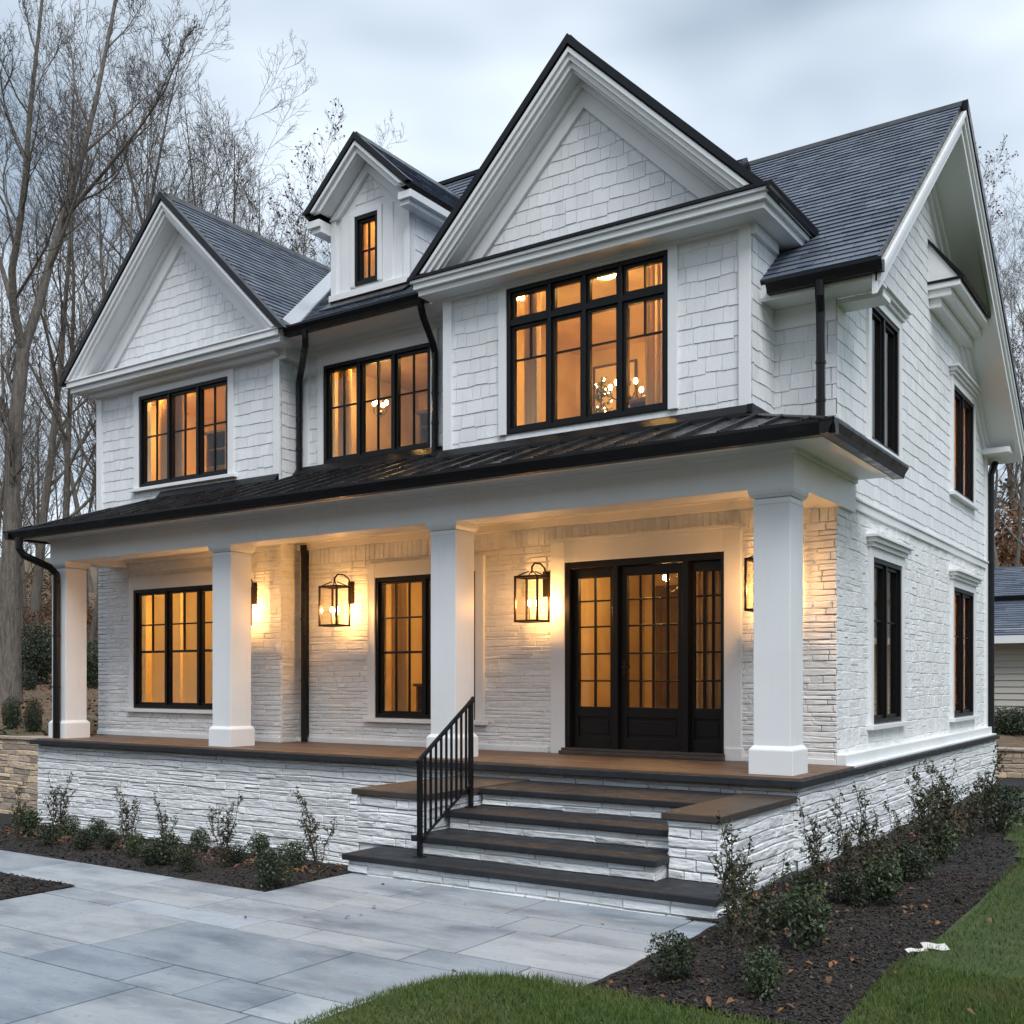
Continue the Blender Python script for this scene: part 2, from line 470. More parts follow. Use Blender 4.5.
# ---- windows
def window(F, u0, u1, v0, v1, sashes, muntins, casing=.10, head=None, sill=True, transom=None, name='window', parent=None, mull=.05, back=.0, casing_top=None):
    """sashes: list of relative widths. muntins[i] = (list of vertical bar fractions, list of (fraction from top, (bars below?)))"""
    fw = .05
    mb = MB(); gl = MB()
    for (a, b, c, d) in ((u0, u1, v0, v0 + fw), (u0, u1, v1 - fw, v1), (u0, u0 + fw, v0 + fw, v1 - fw), (u1 - fw, u1, v0 + fw, v1 - fw)):
        fbox(mb, F, a, b, c, d, -.085, .028)
    iu0, iu1 = u0 + fw, u1 - fw
    tot = sum(sashes); W = (iu1 - iu0) - mull * (len(sashes) - 1); x = iu0
    for k, sh in enumerate(sashes):
        w = W * sh / tot
        a, b = x, x + w
        if k < len(sashes) - 1: fbox(mb, F, b, b + mull, v0 + fw, v1 - fw, -.08, .022)
        bands = [(v0 + fw, v1 - fw, muntins[k])]
        if transom:
            vt = v1 - fw - transom['h']
            fbox(mb, F, a, b, vt - .035, vt + .035, -.08, .024)
            bands = [(v0 + fw, vt - .035, muntins[k]), (vt + .035, v1 - fw, transom['m'][k])]
        for (c, d, mt) in bands:
            s_ = .038
            for (p, q, r_, t_) in ((a, b, c, c + s_), (a, b, d - s_, d), (a, a + s_, c + s_, d - s_), (b - s_, b, c + s_, d - s_)):
                fbox(mb, F, p, q, r_, t_, -.065, -.006)
            ga, gb, gc, gd = a + s_, b - s_, c + s_, d - s_
            fbox(gl, F, ga - .006, gb + .006, gc - .006, gd + .006, -.040, -.034)
            verts, horis = mt
            for (f, lo, hi) in verts:       # vertical bar, from lo to hi (fractions from bottom)
                xm = ga + (gb - ga) * f
                fbox(mb, F, xm - .011, xm + .011, gc + (gd - gc) * lo, gc + (gd - gc) * hi, -.052, -.020)
            for hz_ in horis:
                f, th = hz_ if isinstance(hz_, tuple) else (hz_, .011)
                zm = gc + (gd - gc) * f
                fbox(mb, F, ga, gb, zm - th, zm + th, -.050, -.022)
        x = b + mull
    o = mb.build(name, M['frame'], parent or house, bevel=.003)
    gl.build('glass', M['glass'], o)
    if casing:
        cm = MB(); c_ = casing; ct = casing_top if casing_top is not None else casing
        fbox(cm, F, u0 - c_, u0, v0 - .01, v1 + ct, -.02, .045)
        fbox(cm, F, u1, u1 + c_, v0 - .01, v1 + ct, -.02, .045)
        fbox(cm, F, u0, u1, v1, v1 + ct, -.02, .043)
        if head:
            fbox(cm, F, u0 - c_ - .02, u1 + c_ + .02, v1 + ct, v1 + ct + .05, -.02, .075)
            fbox(cm, F, u0 - c_ - .05, u1 + c_ + .05, v1 + ct + .05, v1 + ct + .10, -.02, .11)
            fbox(cm, F, u0 - c_ - .08, u1 + c_ + .08, v1 + ct + .10, v1 + ct + .135, -.02, .145)
        cm.build('casing', M['trim'], o, bevel=.004)
    if sill:
        sm = MB(); fbox(sm, F, u0 - casing - .05, u1 + casing + .05, v0 - .065, v0 - .012, -.02, .085)
        sm.build('sill', M['trim'], o, bevel=.005)
    return o

FM, FWg, FB = FRONT(YM), FRONT(YW), FRONT(YB)
FS = SIDE(XR)
V2 = [(.5, 0, 1)]
two = (V2, [.56])                                      # two over two
W_wing_up = (-14.36, -12.28, 4.80, 6.24)
W_mid_up = (-10.69, -8.75, 4.82, 6.21)
W_bay = (-7.10, -5.00, 4.66, 6.37)
W_wing_lo = (-14.50, -12.18, 1.31, 3.18)
W_mid_lo = (-9.72, -8.02, 1.24, 3.15)
D_door = (-6.68, -4.63, .90, 3.17)
W_s1, W_s2 = (12.34, 13.63, 1.25, 3.15), (16.60, 18.10, 1.20, 3.12)
W_u1, W_u2 = (12.26, 13.50, 4.46, 6.05), (16.60, 18.10, 4.52, 6.10)

window(FWg, *W_wing_up, [1, 1, 1], [two] * 3, casing=.12, casing_top=.17)
window(FM, *W_mid_up, [1, 1, 1], [(V2, [.58])] * 3, casing=.11, casing_top=.16, sill=False)
bt = [([(.5, .68, 1)], [.68]), ([], [.68]), ([], [.68]), ([(.5, .68, 1)], [.68])]
window(FB, *W_bay, [1.15, .92, .92, 1.15], bt, casing=.11, casing_top=.04, sill=False,
       transom={'h': .36, 'm': [(V2, []), ([], []), ([], []), (V2, [])]})
lo3 = ([(.5, .47, 1)], [.72, (.47, .018)])
window(FWg, *W_wing_lo, [1, 1, 1], [lo3] * 3, casing=.10, casing_top=.2)
six = ([(.333, 0, 1), (.667, 0, 1)], [.73, (.46, .016)])
window(FM, *W_mid_lo, [1, 1], [six] * 2, casing=.13, casing_top=.2)
sd = (V2, [.64])
for w_ in (W_s1, W_s2): window(FS, *w_, [1, 1], [([], [.64])] * 2, casing=.11, head=True)
window(FS, *W_u1, [1, 1], [([], [])] * 2, casing=.11, head=True)
window(FS, *W_u2, [1, 1], [([], [])] * 2, casing=.11, head=True)

def op(w, m=.09, top=None): return (w[0] - m, w[1] + m, w[2] - .02, w[3] + (m if top is None else top))

# ---- lower walls in painted brick and stone
def lower_wall(F, u0, u1, wins, core_open, seed, **kw):
    c = MB(); wall_core(c, F, u0, u1, PF - .05, 3.78, core_open)
    o = c.build('brick_wall', M['brick'], house)
    s_ = MB(); stones(s_, F, [(u0, PF), (u1, PF), (u1, 3.74), (u0, 3.74)], wins, seed=seed, **kw)
    s_.build('brick_facing', M['brick'], o)
    return o
kw = dict(rows=(.042, .085), lens=(.14, .55), gap=.007, dmax=.016, wob=.011)
lower_wall(FWg, XWL, XWR, [op(W_wing_lo, .08, .16)], [W_wing_lo], 11, **kw)
lower_wall(FM, XWR + .2, XR, [op(W_mid_lo, .11, .16), (D_door[0] - .17, D_door[1] + .17, 0, D_door[3] + .2)], [W_mid_lo, (D_door[0], D_door[1], 0, D_door[3])], 12, soldier=(3.40, 3.62), **kw)
c = MB(); wall_core(c, SIDE(XWR), YW + .2, YM + .1, PF - .05, 6.6, [])
o = c.build('brick_wall', M['brick'], house)
s_ = MB(); stones(s_, SIDE(XWR), [(YW, PF), (YM, PF), (YM, 3.74), (YW, 3.74)], [], seed=13, **kw)
s_.build('brick_facing', M['brick'], o); s_ = MB()
shingles(s_, SIDE(XWR), [(YW, 4.4), (YM, 4.4), (YM, 6.4), (YW, 6.4)], seed=14)
s_.build('shingles', M['shingle'], o)
# right side wall, ground floor: squarish painted brick
c = MB(); wall_core(c, FS, YM, YR, PF - .05, 3.66, [W_s1, W_s2])
o = c.build('brick_wall', M['brick'], house)
s_ = MB(); stones(s_, FS, [(YM, PF), (YR, PF), (YR, 3.62), (YM, 3.62)], [op(W_s1, .1, .24), op(W_s2, .1, .24)], rows=(.12, .2), lens=(.10, .3), gap=.005, dmax=.012, wob=.014, seed=21)
s_.build('brick_facing', M['brick'], o)
b = MB(); fbox(b, FS, YM + .5, YR, 3.60, 3.70, -.02, .035); fbox(b, FS, YM + .5, YR, 3.70, 3.73, -.02, .055)
b.build('belt_course', M['trim'], house, bevel=.006)

# ---- upper walls in painted shingles
def upper_wall(F, u0, u1, v0, v1, w, seed, m=.09, top=.14, extra=()):
    c = MB(); wall_core(c, F, u0, u1, v0, v1, [w] if w else [])
    o = c.build('shingle_wall', M['shingle'], house)
    s_ = MB(); shingles(s_, F, [(u0, v0 + .02), (u1, v0 + .02), (u1, v1 - .02), (u0, v1 - .02)], ([op(w, m, top)] if w else []) + list(extra), seed=seed)
    s_.build('shingles', M['shingle'], o)
    return o
upper_wall(FWg, XWL, XWR, 4.3, 6.55, W_wing_up, 31)
upper_wall(FM, XWR + .2, XBL, 4.5, 6.75, W_mid_up, 32)
upper_wall(FB, XBL, XBR, 4.3, 6.55, W_bay, 33, top=.06)
upper_wall(FM, XBR, XR, 4.0, 6.0, None, 34)
# bay side walls
for F_, sd_ in ((SIDE(XBR), 35), (LEFTSIDE(XBL), 36)):
    ya, yb = (YB + .2, YM + .1) if F_.N.x > 0 else (-YM - .1, -YB - .2)
    c = MB(); wall_core(c, F_, ya, yb, 4.3, 6.55, [])
    o = c.build('shingle_wall', M['shingle'], house)
    s_ = MB(); ya2, yb2 = (YB, YM) if F_.N.x > 0 else (-YM, -YB)
    shingles(s_, F_, [(ya2, 4.35), (yb2, 4.35), (yb2, 6.4), (ya2, 6.4)], seed=sd_)
    s_.build('shingles', M['shingle'], o)
# right gable wall: pentagon above the belt course
RG = dict(yf=10.66, zf=5.90, yr=14.60, zr=9.15, yb=19.45, zb=5.72)         # roof profile of the right section
sf = (RG['zr'] - RG['zf']) / (RG['yr'] - RG['yf']); sb = (RG['zr'] - RG['zb']) / (RG['yb'] - RG['yr'])
def right_roof_z(y): return RG['zf'] + (y - RG['yf']) * sf if y < RG['yr'] else RG['zr'] - (y - RG['yr']) * sb
g_off = .22
pent = [(YM, 3.66), (YR, 3.66), (YR, right_roof_z(YR) - g_off), (RG['yr'], RG['zr'] - g_off), (YM, right_roof_z(YM) - g_off)]
c = MB()
wall_core(c, FS, YM, YR, 3.66, 5.70, [(W_u1[0], W_u1[1], W_u1[2], 5.71), (W_u2[0], W_u2[1], W_u2[2], 5.71)])
wall_core(c, FS, YM, YR, 5.70, 6.12, [(W_u1[0], W_u1[1], 5.6, W_u1[3]), (W_u2[0], W_u2[1], 5.6, W_u2[3]), (YM - 1, YM + .45, 5.6, 6.2), (18.6, 20, 5.6, 6.2)])
fprism(c, FS, [(YM + .45, 6.12), (18.6, 6.12), (18.6, right_roof_z(18.6) - g_off), (RG['yr'], RG['zr'] - g_off), (YM + .45, right_roof_z(YM + .45) - g_off)], -.2, 0)
o = c.build('shingle_wall', M['shingle'], house)
s_ = MB(); shingles(s_, FS, pent, [op(W_u1, .1, .22), op(W_u2, .1, .22)], seed=41, expo=.165, wr=(.12, .30))
s_.build('shingles', M['shingle'], o)
# rear and left walls (out of the photo, close the volume)
c = MB(); wall_core(c, BACK(YR), -XR, -XWL, -.6, 5.9, []); wall_core(c, LEFTSIDE(XWL), -YR, -YW, -.6, 6.6, [])
fprism(c, LEFTSIDE(XWL), [(-18.6, 6.6), (-10.9, 6.6), (-14.2, 8.8)], -.2, 0)
c.build('shingle_wall', M['shingle'], house)

# ---- corner boards, frieze boards
cb = MB()
def corner_f(mb, F, u, v0, v1, w=.13, d=.045): fbox(mb, F, u, u + w, v0, v1, -.02, d)
for (F_, u, v0, v1) in ((FWg, XWL, 4.5, 6.42), (FWg, XWR - .13, 4.5, 6.42), (FB, XBL, 4.4, 6.42), (FB, XBR - .13, 4.4, 6.42)):
    corner_f(cb, F_, u, v0, v1); cb.build('corner_board', M['trim'], house, bevel=.005); cb = MB()
fbox(cb, FM, XWR + .06, XWR + .22, 4.5, 6.5, -.02, .04)
cb2 = MB()
fbox(cb2, FS, YR - .14, YR, PF, 5.6, -.02, .04)
for o_ in (cb, cb2): o_.build('corner_board', M['trim'], house, bevel=.005)
fb = MB()
fbox(fb, FM, XWR, XBL, 6.37, 6.50, -.02, .05); fbox(fb, FM, XWR, XBL, 6.44, 6.52, -.02, .09)
fbox(fb, FWg, XWL, XWR, 6.34, 6.43, -.02, .05); fbox(fb, FB, XBL, XBR, 6.405, 6.44, -.02, .06)
fbox(fb, FM, XBR, XR, 5.50, 5.72, -.02, .03)
fbox(fb, SIDE(XBR), YB - .03, YM, 6.32, 6.43, -.02, .05)
fb.build('frieze_board', M['trim'], house, bevel=.005)

# ---- roofs
def roof_plane(poly3, thick=.10, expo=.135, wr=(.16, .32), seed=1, name='roof', slate=True):
    """poly3: convex 3D polygon, first edge is the eave"""
    p = [Vector(q) for q in poly3]
    U = (p[1] - p[0]).normalized(); N = U.cross(p[-1] - p[0]).normalized()
    if N.z < 0: N = -N
    V = N.cross(U).normalized()
    if V.z < 0: V = -V
    F = Frame(p[0], U, V, N)
    uv = [F.uv(q) for q in p]
    sl = MB(); fprism(sl, F, uv, -thick, 0)
    o = sl.build(name, M['black'], house, recalc=True)
    if slate:
        s_ = MB(); shingles(s_, F, uv, expo=expo, wr=wr, thick=.016, jit=.006, gap=.006, seed=seed, dj=.006, fine=.003)
        s_.build('slates', M['slate'], o)
    return o, F

def gable_z(cx, za, s, x): return za - s * abs(x - cx)
# left wing gable roof
WG = dict(cx=-13.32, za=9.06, s=.965, y0=10.40, half=2.50)
def gable_roof(G, yback, seed, expo=.13):
    zf = G['za'] - G['s'] * G['half']
    cx, h = G['cx'], G['half']
    roof_plane([(cx + h, G['y0'], zf), (cx + h, yback, zf), (cx, yback, G['za']), (cx, G['y0'], G['za'])], seed=seed, expo=expo, thick=.07)
    roof_plane([(cx - h, G['y0'], zf), (cx - h, yback, zf), (cx, yback, G['za']), (cx, G['y0'], G['za'])], seed=seed + 1, expo=expo, thick=.07)
    r = MB(); r.prism([(cx - .12, G['y0'] + .02, G['za'] - .085), (cx, G['y0'] - .01, G['za'] + .05), (cx + .12, G['y0'] - .01, G['za'] - .085), (cx, G['y0'] - .01, G['za'] + .01)],
                      [(cx - .12, yback, G['za'] - .085), (cx, yback, G['za'] + .05), (cx + .12, yback, G['za'] - .085), (cx, yback, G['za'] + .01)])
    r.build('ridge_cap', M['black'], house)
gable_roof(WG, 14.3, 51)
BG = dict(cx=-6.04, za=8.83, s=.985, y0=10.13, half=2.28)
gable_roof(BG, 14.2, 53)
DG = dict(cx=-9.93, za=9.22, s=.93, y0=10.92, half=.97)
gable_roof(DG, 14.0, 55)

# main roof, left and middle
MR = dict(yf=10.52, zf=6.62, yr=14.2, zr=9.05)
ms = (MR['zr'] - MR['zf']) / (MR['yr'] - MR['yf'])
def main_z(y): return MR['zf'] + (y - MR['yf']) * ms
roof_plane([(XWL - .2, MR['yf'], MR['zf']), (-5.6, MR['yf'], MR['zf']), (-5.6, MR['yr'], MR['zr']), (XWL - .2, MR['yr'], MR['zr'])], seed=57)
roof_plane([(-5.6, 19.4, 5.6), (XWL - .2, 19.4, 5.6), (XWL - .2, MR['yr'], MR['zr']), (-5.6, MR['yr'], MR['zr'])], seed=58, slate=False)
# raised ridge between dormer and front gable
rz_, ry_ = 10.12, 14.3
roof_plane([(-11.15, 12.0, main_z(12.0) + .02), (-7.6, 12.0, main_z(12.0) + .02), (-7.6, ry_, rz_), (-11.15, ry_, rz_)], seed=59)
roof_plane([(-7.6, 17.5, 6.9), (-11.15, 17.5, 6.9), (-11.15, ry_, rz_), (-7.6, ry_, rz_)], seed=60, slate=False)
r = MB(); r.box(-11.2, ry_ - .06, rz_ - .02, -7.55, ry_ + .06, rz_ + .045); r.build('ridge_cap', M['black'], house)
g = MB()
for xx in (-11.13, -7.64): g.prism([(xx, 12.0, main_z(12) - .1), (xx, ry_, rz_ - .05), (xx, 17.5, 6.85)], [(xx + .02, 12.0, main_z(12) - .1), (xx + .02, ry_, rz_ - .05), (xx + .02, 17.5, 6.85)])
g.build('gable_wall', M['shingle'], house, recalc=True)
# right section
XE = -2.86
Y_UP = RG['yf'] + 9 * .135 / math.sqrt(1 + sf * sf)
roof_plane([(XBR, RG['yf'], RG['zf']), (XE, RG['yf'], RG['zf']), (XE, RG['yr'], RG['zr']), (XBR, RG['yr'], RG['zr'])], seed=61, expo=.135, thick=.06)
roof_plane([(-7.2, Y_UP, right_roof_z(Y_UP)), (XBR - .002, Y_UP, right_roof_z(Y_UP)), (XBR - .002, RG['yr'], RG['zr']), (-7.2, RG['yr'], RG['zr'])], seed=63, expo=.135, thick=.06)
roof_plane([(XE, RG['yb'], RG['zb']), (-7.2, RG['yb'], RG['zb']), (-7.2, RG['yr'], RG['zr']), (XE, RG['yr'], RG['zr'])], seed=62, slate=False, thick=.06)
r = MB(); r.prism([(-7.2, RG['yr'] - .1, RG['zr'] - .06), (-7.2, RG['yr'], RG['zr'] + .05), (-7.2, RG['yr'] + .1, RG['zr'] - .06)], [(XE + .01, RG['yr'] - .1, RG['zr'] - .06), (XE + .01, RG['yr'], RG['zr'] + .05), (XE + .01, RG['yr'] + .1, RG['zr'] - .06)])
r.build('ridge_cap', M['black'], house)

# valley flashing between wing and main roof
v = MB()
def valley_pt(t):      # where wing right slope meets main front slope
    x = WG['cx'] + WG['half'] * (1 - t) + .0 * t
    z = gable_z(WG['cx'], WG['za'], WG['s'], x)
    return Vector((x, MR['yf'] + (z - MR['zf']) / ms, z))
a, b_ = valley_pt(0.0), valley_pt(.985)
dirv = (b_ - a).normalized()
nw = Vector((WG['s'], 0, 1)).normalized(); nm = Vector((0, -ms, 1)).normalized()
sw = nw.cross(dirv).normalized(); sw = sw if sw.x < 0 else -sw          # up the wing slope
sm_ = nm.cross(dirv).normalized(); sm_ = sm_ if sm_.x > 0 else -sm_
lift = .034
for (sd_, nn) in ((sw, nw), (sm_, nm)):
    v.hexa([a + nn * lift * .2, b_ + nn * lift * .2, b_ + sd_ * .15 + nn * lift * .2, a + sd_ * .15 + nn * lift * .2,
            a + nn * lift, b_ + nn * lift, b_ + sd_ * .15 + nn * lift, a + sd_ * .15 + nn * lift])
v.build('valley_flashing', M['flash'], house)

# ---- gable fronts: rake boards, soffits, trim, tympanum, cornice
def chev(G, v1, v2, zc):
    cx, za, s = G['cx'], G['za'], G['s']
    return [(cx - (za - v1 - zc) / s, zc), (cx, za - v1), (cx + (za - v1 - zc) / s, zc), (cx + (za - v2 - zc) / s, zc), (cx, za - v2), (cx - (za - v2 - zc) / s, zc)]
def gable_front(G, Yw, zc, trim_in, tymp_seed, cor=(.18, .0), blackline=False, xl=None, xr=None, soff_v=.26, k=1.0):
    y0 = G['y0']
    F0 = FRONT(y0)
    rb = MB()
    fprism(rb, F0, chev(G, .105, .26 * k + .05, zc), -.06, -.005)
    fprism(rb, F0, chev(G, .105, .19 * k + .05, zc), -.03, .035)
    fprism(rb, F0, chev(G, .105, .12 * k + .05, zc), -.02, .065)
    rb.build('rake_board', M['trim'], house, recalc=True, bevel=.004)
    de = MB(); fprism(de, F0, chev(G, -.028, .078, zc - .05), -.03, .085); de.build('drip_edge', M['black'], house, recalc=True)
    so = MB(); fprism(so, F0, chev(G, soff_v * k, .29 * k + .05, zc), -(Yw - y0) + .0, -.05)
    so.build('rake_soffit', M['trim'], house, recalc=True)
    FWl = FRONT(Yw)
    tr = MB(); fprism(tr, FWl, chev(G, .29 * k + .03, trim_in, zc - .02), -.02, .05)
    fprism(tr, FWl, chev(G, .29 * k + .03, .29 * k + .13, zc - .02), -.02, .10)
    tr.build('gable_trim', M['trim'], house, recalc=True, bevel=.004)
    cx, za, s = G['cx'], G['za'], G['s']
    tri = [(cx - (za - trim_in - zc + .03) / s, zc - .03), (cx + (za - trim_in - zc + .03) / s, zc - .03), (cx, za - trim_in + .02)]
    co = MB()
    big = [(cx - (za - .3 - zc + .1) / s, zc - .1), (cx + (za - .3 - zc + .1) / s, zc - .1), (cx, za - .3)]
    fprism(co, FWl, big, -.2, 0)
    o = co.build('gable_wall', M['shingle'], house, recalc=True)
    sh = MB(); shingles(sh, FWl, tri, seed=tymp_seed, expo=.155, wr=(.10, .22))
    sh.build('shingles', M['shingle'], o)
h_ = WG['half']
gable_front(WG, YW, 6.62, .66, 71)
gable_front(BG, YB, 6.66, .63, 72)
# cornices
co = MB(); F0 = FRONT(WG['y0'])
xl, xr = WG['cx'] - WG['half'] + .03, WG['cx'] + WG['half'] - .05
co.box(xl + .06, WG['y0'] + .02, 6.43, xr - .02, YW, 6.55); co.box(xl + .02, WG['y0'] - .03, 6.51, xr, YW, 6.60)
co.prism([(xl, WG['y0'] - .05, 6.595), (xl, YW, 6.595), (xl, YW, 6.70), (xl, WG['y0'] - .05, 6.62)], [(xr, WG['y0'] - .05, 6.595), (xr, YW, 6.595), (xr, YW, 6.70), (xr, WG['y0'] - .05, 6.62)])
co.box(XWL - .02, YW - .16, 6.36, XWR + .02, YW, 6.44)
co.box(XWR - .02, YW - .05, 6.30, XWR + .14, YM, 6.52)
co.build('cornice', M['trim'], house, bevel=.006)
co = MB(); xl, xr = BG['cx'] - BG['half'] + .03, BG['cx'] + BG['half'] - .01
co.box(xl + .07, BG['y0'] + .02, 6.43, xr - .06, YB, 6.53); co.box(xl + .03, BG['y0'] - .03, 6.50, xr - .02, YB, 6.575)
co.box(xl, BG['y0'] - .06, 6.57, xr, YB, 6.61)
# eave return on the right of the bay
co.box(XBR - .05, YB + .001, 6.434, xr - .06, 11.75, 6.528); co.box(XBR - .04, YB + .001, 6.503, xr - .02, 11.75, 6.572); co.box(XBR - .03, YB + .001, 6.567, xr, 11.75, 6.607)
co.box(XBL - .24, YB + .001, 6.434, XBL + .05, 11.2, 6.598)
co.build('cornice', M['trim'], house, bevel=.006)
co = MB()
co.prism([(xl - .02, BG['y0'] - .08, 6.612), (xl - .02, YB - .02, 6.612), (xl - .02, YB - .02, 6.70), (xl - .02, BG['y0'] - .08, 6.645)], [(xr, BG['y0'] - .08, 6.612), (xr, YB - .02, 6.612), (xr, YB - .02, 6.70), (xr, BG['y0'] - .08, 6.645)])
co.build('cornice_flashing', M['black'], house)

# ---- dormer
FD = FRONT(11.2); dz0 = 7.13
dxl, dxr = -10.64, -9.20
W_d = (-10.19, -9.76, 7.28, 8.24)
c = MB(); wall_core(c, FD, dxl, dxr, dz0 - .1, 8.36, [W_d], t=.12)
for xx in (dxl, dxr - .12): c.box(xx, 11.32, dz0 - .2, xx + .12, 13.2, 8.36)
fprism(c, FD, [(dxl, 8.36), (dxr, 8.36), (DG['cx'], 8.95)], -.12, 0)
dormer = c.build('dormer', M['trim'], house, recalc=True)
s_ = MB(); shingles(s_, SIDE(dxr), [(11.3, 7.0), (13.2, 7.0), (13.2, 8.3), (11.3, 8.3)], seed=75, expo=.2, wr=(.2, .4))
s_.build('shingles', M['shingle'], dormer); s_ = MB()
shingles(s_, FD, [(-10.2, 8.42), (-9.66, 8.42), (DG['cx'], 8.80)], seed=76, expo=.14)
s_.build('shingles', M['shingle'], dormer)
t = MB()
for (a, b2) in ((dxl, dxl + .10), (dxr - .10, dxr)): fbox(t, FD, a, b2, dz0, 8.36, -.01, .035)
fbox(t, FD, W_d[0] - .26, W_d[0] - .08, 7.16, 8.30, -.01, .02); fbox(t, FD, W_d[1] + .08, W_d[1] + .26, 7.16, 8.30, -.01, .02)
fbox(t, FD, dxl - .02, dxr + .02, dz0, dz0 + .09, -.01, .06)
fprism(t, FD, chev(DG, .27, .42, 8.28), -.02, .06)
t.build('dormer_trim', M['trim'], dormer, bevel=.004, recalc=True)
window(FD, *W_d, [1], [(V2, [.5])], casing=.07, sill=False, name='window', casing_top=.08)
de = MB(); F0 = FRONT(DG['y0']); fprism(de, F0, chev(DG, -.028, .07, 8.34), -.03, .06); de.build('drip_edge', M['black'], dormer, recalc=True)
rb = MB()
fprism(rb, F0, chev(DG, .09, .24, 8.34), -.06, -.005); fprism(rb, F0, chev(DG, .09, .15, 8.34), -.03, .04)
fprism(rb, F0, chev(DG, .20, .255, 8.34), -.28, -.05)
zf = DG['za'] - DG['s'] * DG['half']
for sgn in (-1, 1):
    x0 = DG['cx'] + sgn * (DG['half'] - .02); x1 = dxr if sgn > 0 else dxl
    rb.box(min(x0, x1), 10.93, zf - .17, max(x0, x1), 13.0, zf - .07)
    rb.box(min(x0 - sgn * .06, x1), 10.97, zf - .24, max(x0 - sgn * .06, x1), 13.0, zf - .17)
rb.build('dormer_rake', M['trim'], dormer, bevel=.004, recalc=True)
fl = MB(); fl.hexa([(dxl - .05, 11.19, dz0 - .01), (dxr + .05, 11.19, dz0 - .01), (dxr + .05, 10.98, main_z(10.98) + .03), (dxl - .05, 10.98, main_z(10.98) + .03),
                    (dxl - .05, 11.19, dz0 + .01), (dxr + .05, 11.19, dz0 + .01), (dxr + .05, 10.98, main_z(10.98) + .05), (dxl - .05, 10.98, main_z(10.98) + .05)])
fl.build('apron_flashing', M['black'], dormer)

# ---- right gable rake boards, soffit and cornice return
def rake_poly(v1, v2, ya=None, yb=None):
    zf = lambda y: right_roof_z(y)
    ya, yb, yr = ya or RG['yf'], yb or RG['yb'], RG['yr']
    return [(ya, zf(ya) - v1), (yr, RG['zr'] - v1), (yb, zf(yb) - v1), (yb, zf(yb) - v2), (yr, RG['zr'] - v2), (ya, zf(ya) - v2)]
FE = SIDE(XE)
rk = MB()
fprism(rk, FE, rake_poly(.09, .36), -.06, -.005); fprism(rk, FE, rake_poly(.09, .24), -.03, .03); fprism(rk, FE, rake_poly(.09, .16), -.03, .055)
rk.build('rake_board', M['trim'], house, recalc=True, bevel=.004)
rk = MB(); yr_, yb_ = RG['yr'], RG['yb']
fprism(rk, FE, [(yr_, RG['zr'] - .09), (yb_, RG['zb'] - .09), (yb_, RG['zb'] + .04), (yr_, RG['zr'] + .05)], -.04, .075); rk.build('drip_edge', M['black'], house, recalc=True)
rk = MB(); fprism(rk, FE, rake_poly(.27, .34, RG['yf'] + .22), -(XE - XR), -.05)
fprism(rk, FS, rake_poly(.34, .56, YM + .25, YR - .1), -.02, .05); fprism(rk, FS, rake_poly(.34, .44, YM + .25, YR - .1), -.02, .10)
rk.build('rake_soffit', M['trim'], house, recalc=True)
cr = MB()          # level return across the rear half of the gable
y0, y1 = 15.1, 17.6
cr.box(XR - .02, y0 + .10, 6.80, XR + .16, y1 + .6, 6.92); cr.box(XR - .02, y0 + .04, 6.92, XR + .30, y1 + .3, 7.02); cr.box(XR - .02, y0, 7.02, XR + .42, y1, 7.10)
ret = cr.build('cornice_return', M['trim'], house, bevel=.006)
cr = MB(); cr.prism([(XR, y0 + .03, 7.10), (XR + .42, y0 + .03, 7.10), (XR, y0 + .03, 7.68)], [(XR, y1, 7.10), (XR + .42, y1, 7.10), (XR, y1, 7.68)])
cr.build('return_roof', M['trim'], ret, recalc=True)
cr = MB()
cr.hexa([(XR, y0, 7.685), (XR, y1, 7.685), (XR + .45, y1, 7.085), (XR + .45, y0, 7.085), (XR, y0, 7.735), (XR, y1, 7.735), (XR + .48, y1, 7.125), (XR + .48, y0, 7.125)])
cr.box(XR, y0 - .015, 7.095, XR + .43, y0 + .02, 7.13)
cr.build('return_flashing', M['black'], ret)
# rear eave box
e_ = MB(); e_.box(-6, YR, 5.50, XE - .02, 19.42, 5.62); e_.box(XR + .002, YR - .35, 5.47, XE - .12, YR + .12, 5.56)
e_.build('eave_box', M['trim'], house, bevel=.006)

# ---- gutters
def gutter(mb, x0, y0, x1, y1, z, w=.13, h=.12):
    """K-style profile swept from (x0,y0) to (x1,y1); opens upward, outward is to the right of travel"""
    d = Vector((x1 - x0, y1 - y0, 0)).normalized(); n = Vector((d.y, -d.x, 0))
    prof = [(0, 0), (w * .62, 0), (w * .72, h * .35), (w * .95, h * .7), (w, h * .78), (w, h), (w - .012, h), (w - .012, h * .82), (0.012, h * .82), (0.012, h), (0, h)]
    A = [Vector((x0, y0, z)) + n * p + Vector((0, 0, q)) for p, q in prof]
    B = [Vector((x1, y1, z)) + n * p + Vector((0, 0, q)) for p, q in prof]
    mb.prism(A, B)
gt = MB(); gutter(gt, XWR + .36, MR['yf'] + .02, XBL - .22, MR['yf'] + .02, 6.50); gt.build('gutter', M['black'], house, recalc=True)
gt = MB(); gutter(gt, XBR + .10, RG['yf'] + .02, XE + .06, RG['yf'] + .02, 5.74); gt.build('gutter', M['black'], house, recalc=True)
gt = MB(); gutter(gt, BG['cx'] + BG['half'] - .012, 10.048, BG['cx'] + BG['half'] - .012, 11.5, 6.572, w=.06, h=.075); gt.build('gutter', M['black'], house, recalc=True)
gt = MB(); gutter(gt, XE, YR + .18, -7, YR + .18, 5.62); gt.build('gutter', M['black'], house, recalc=True)
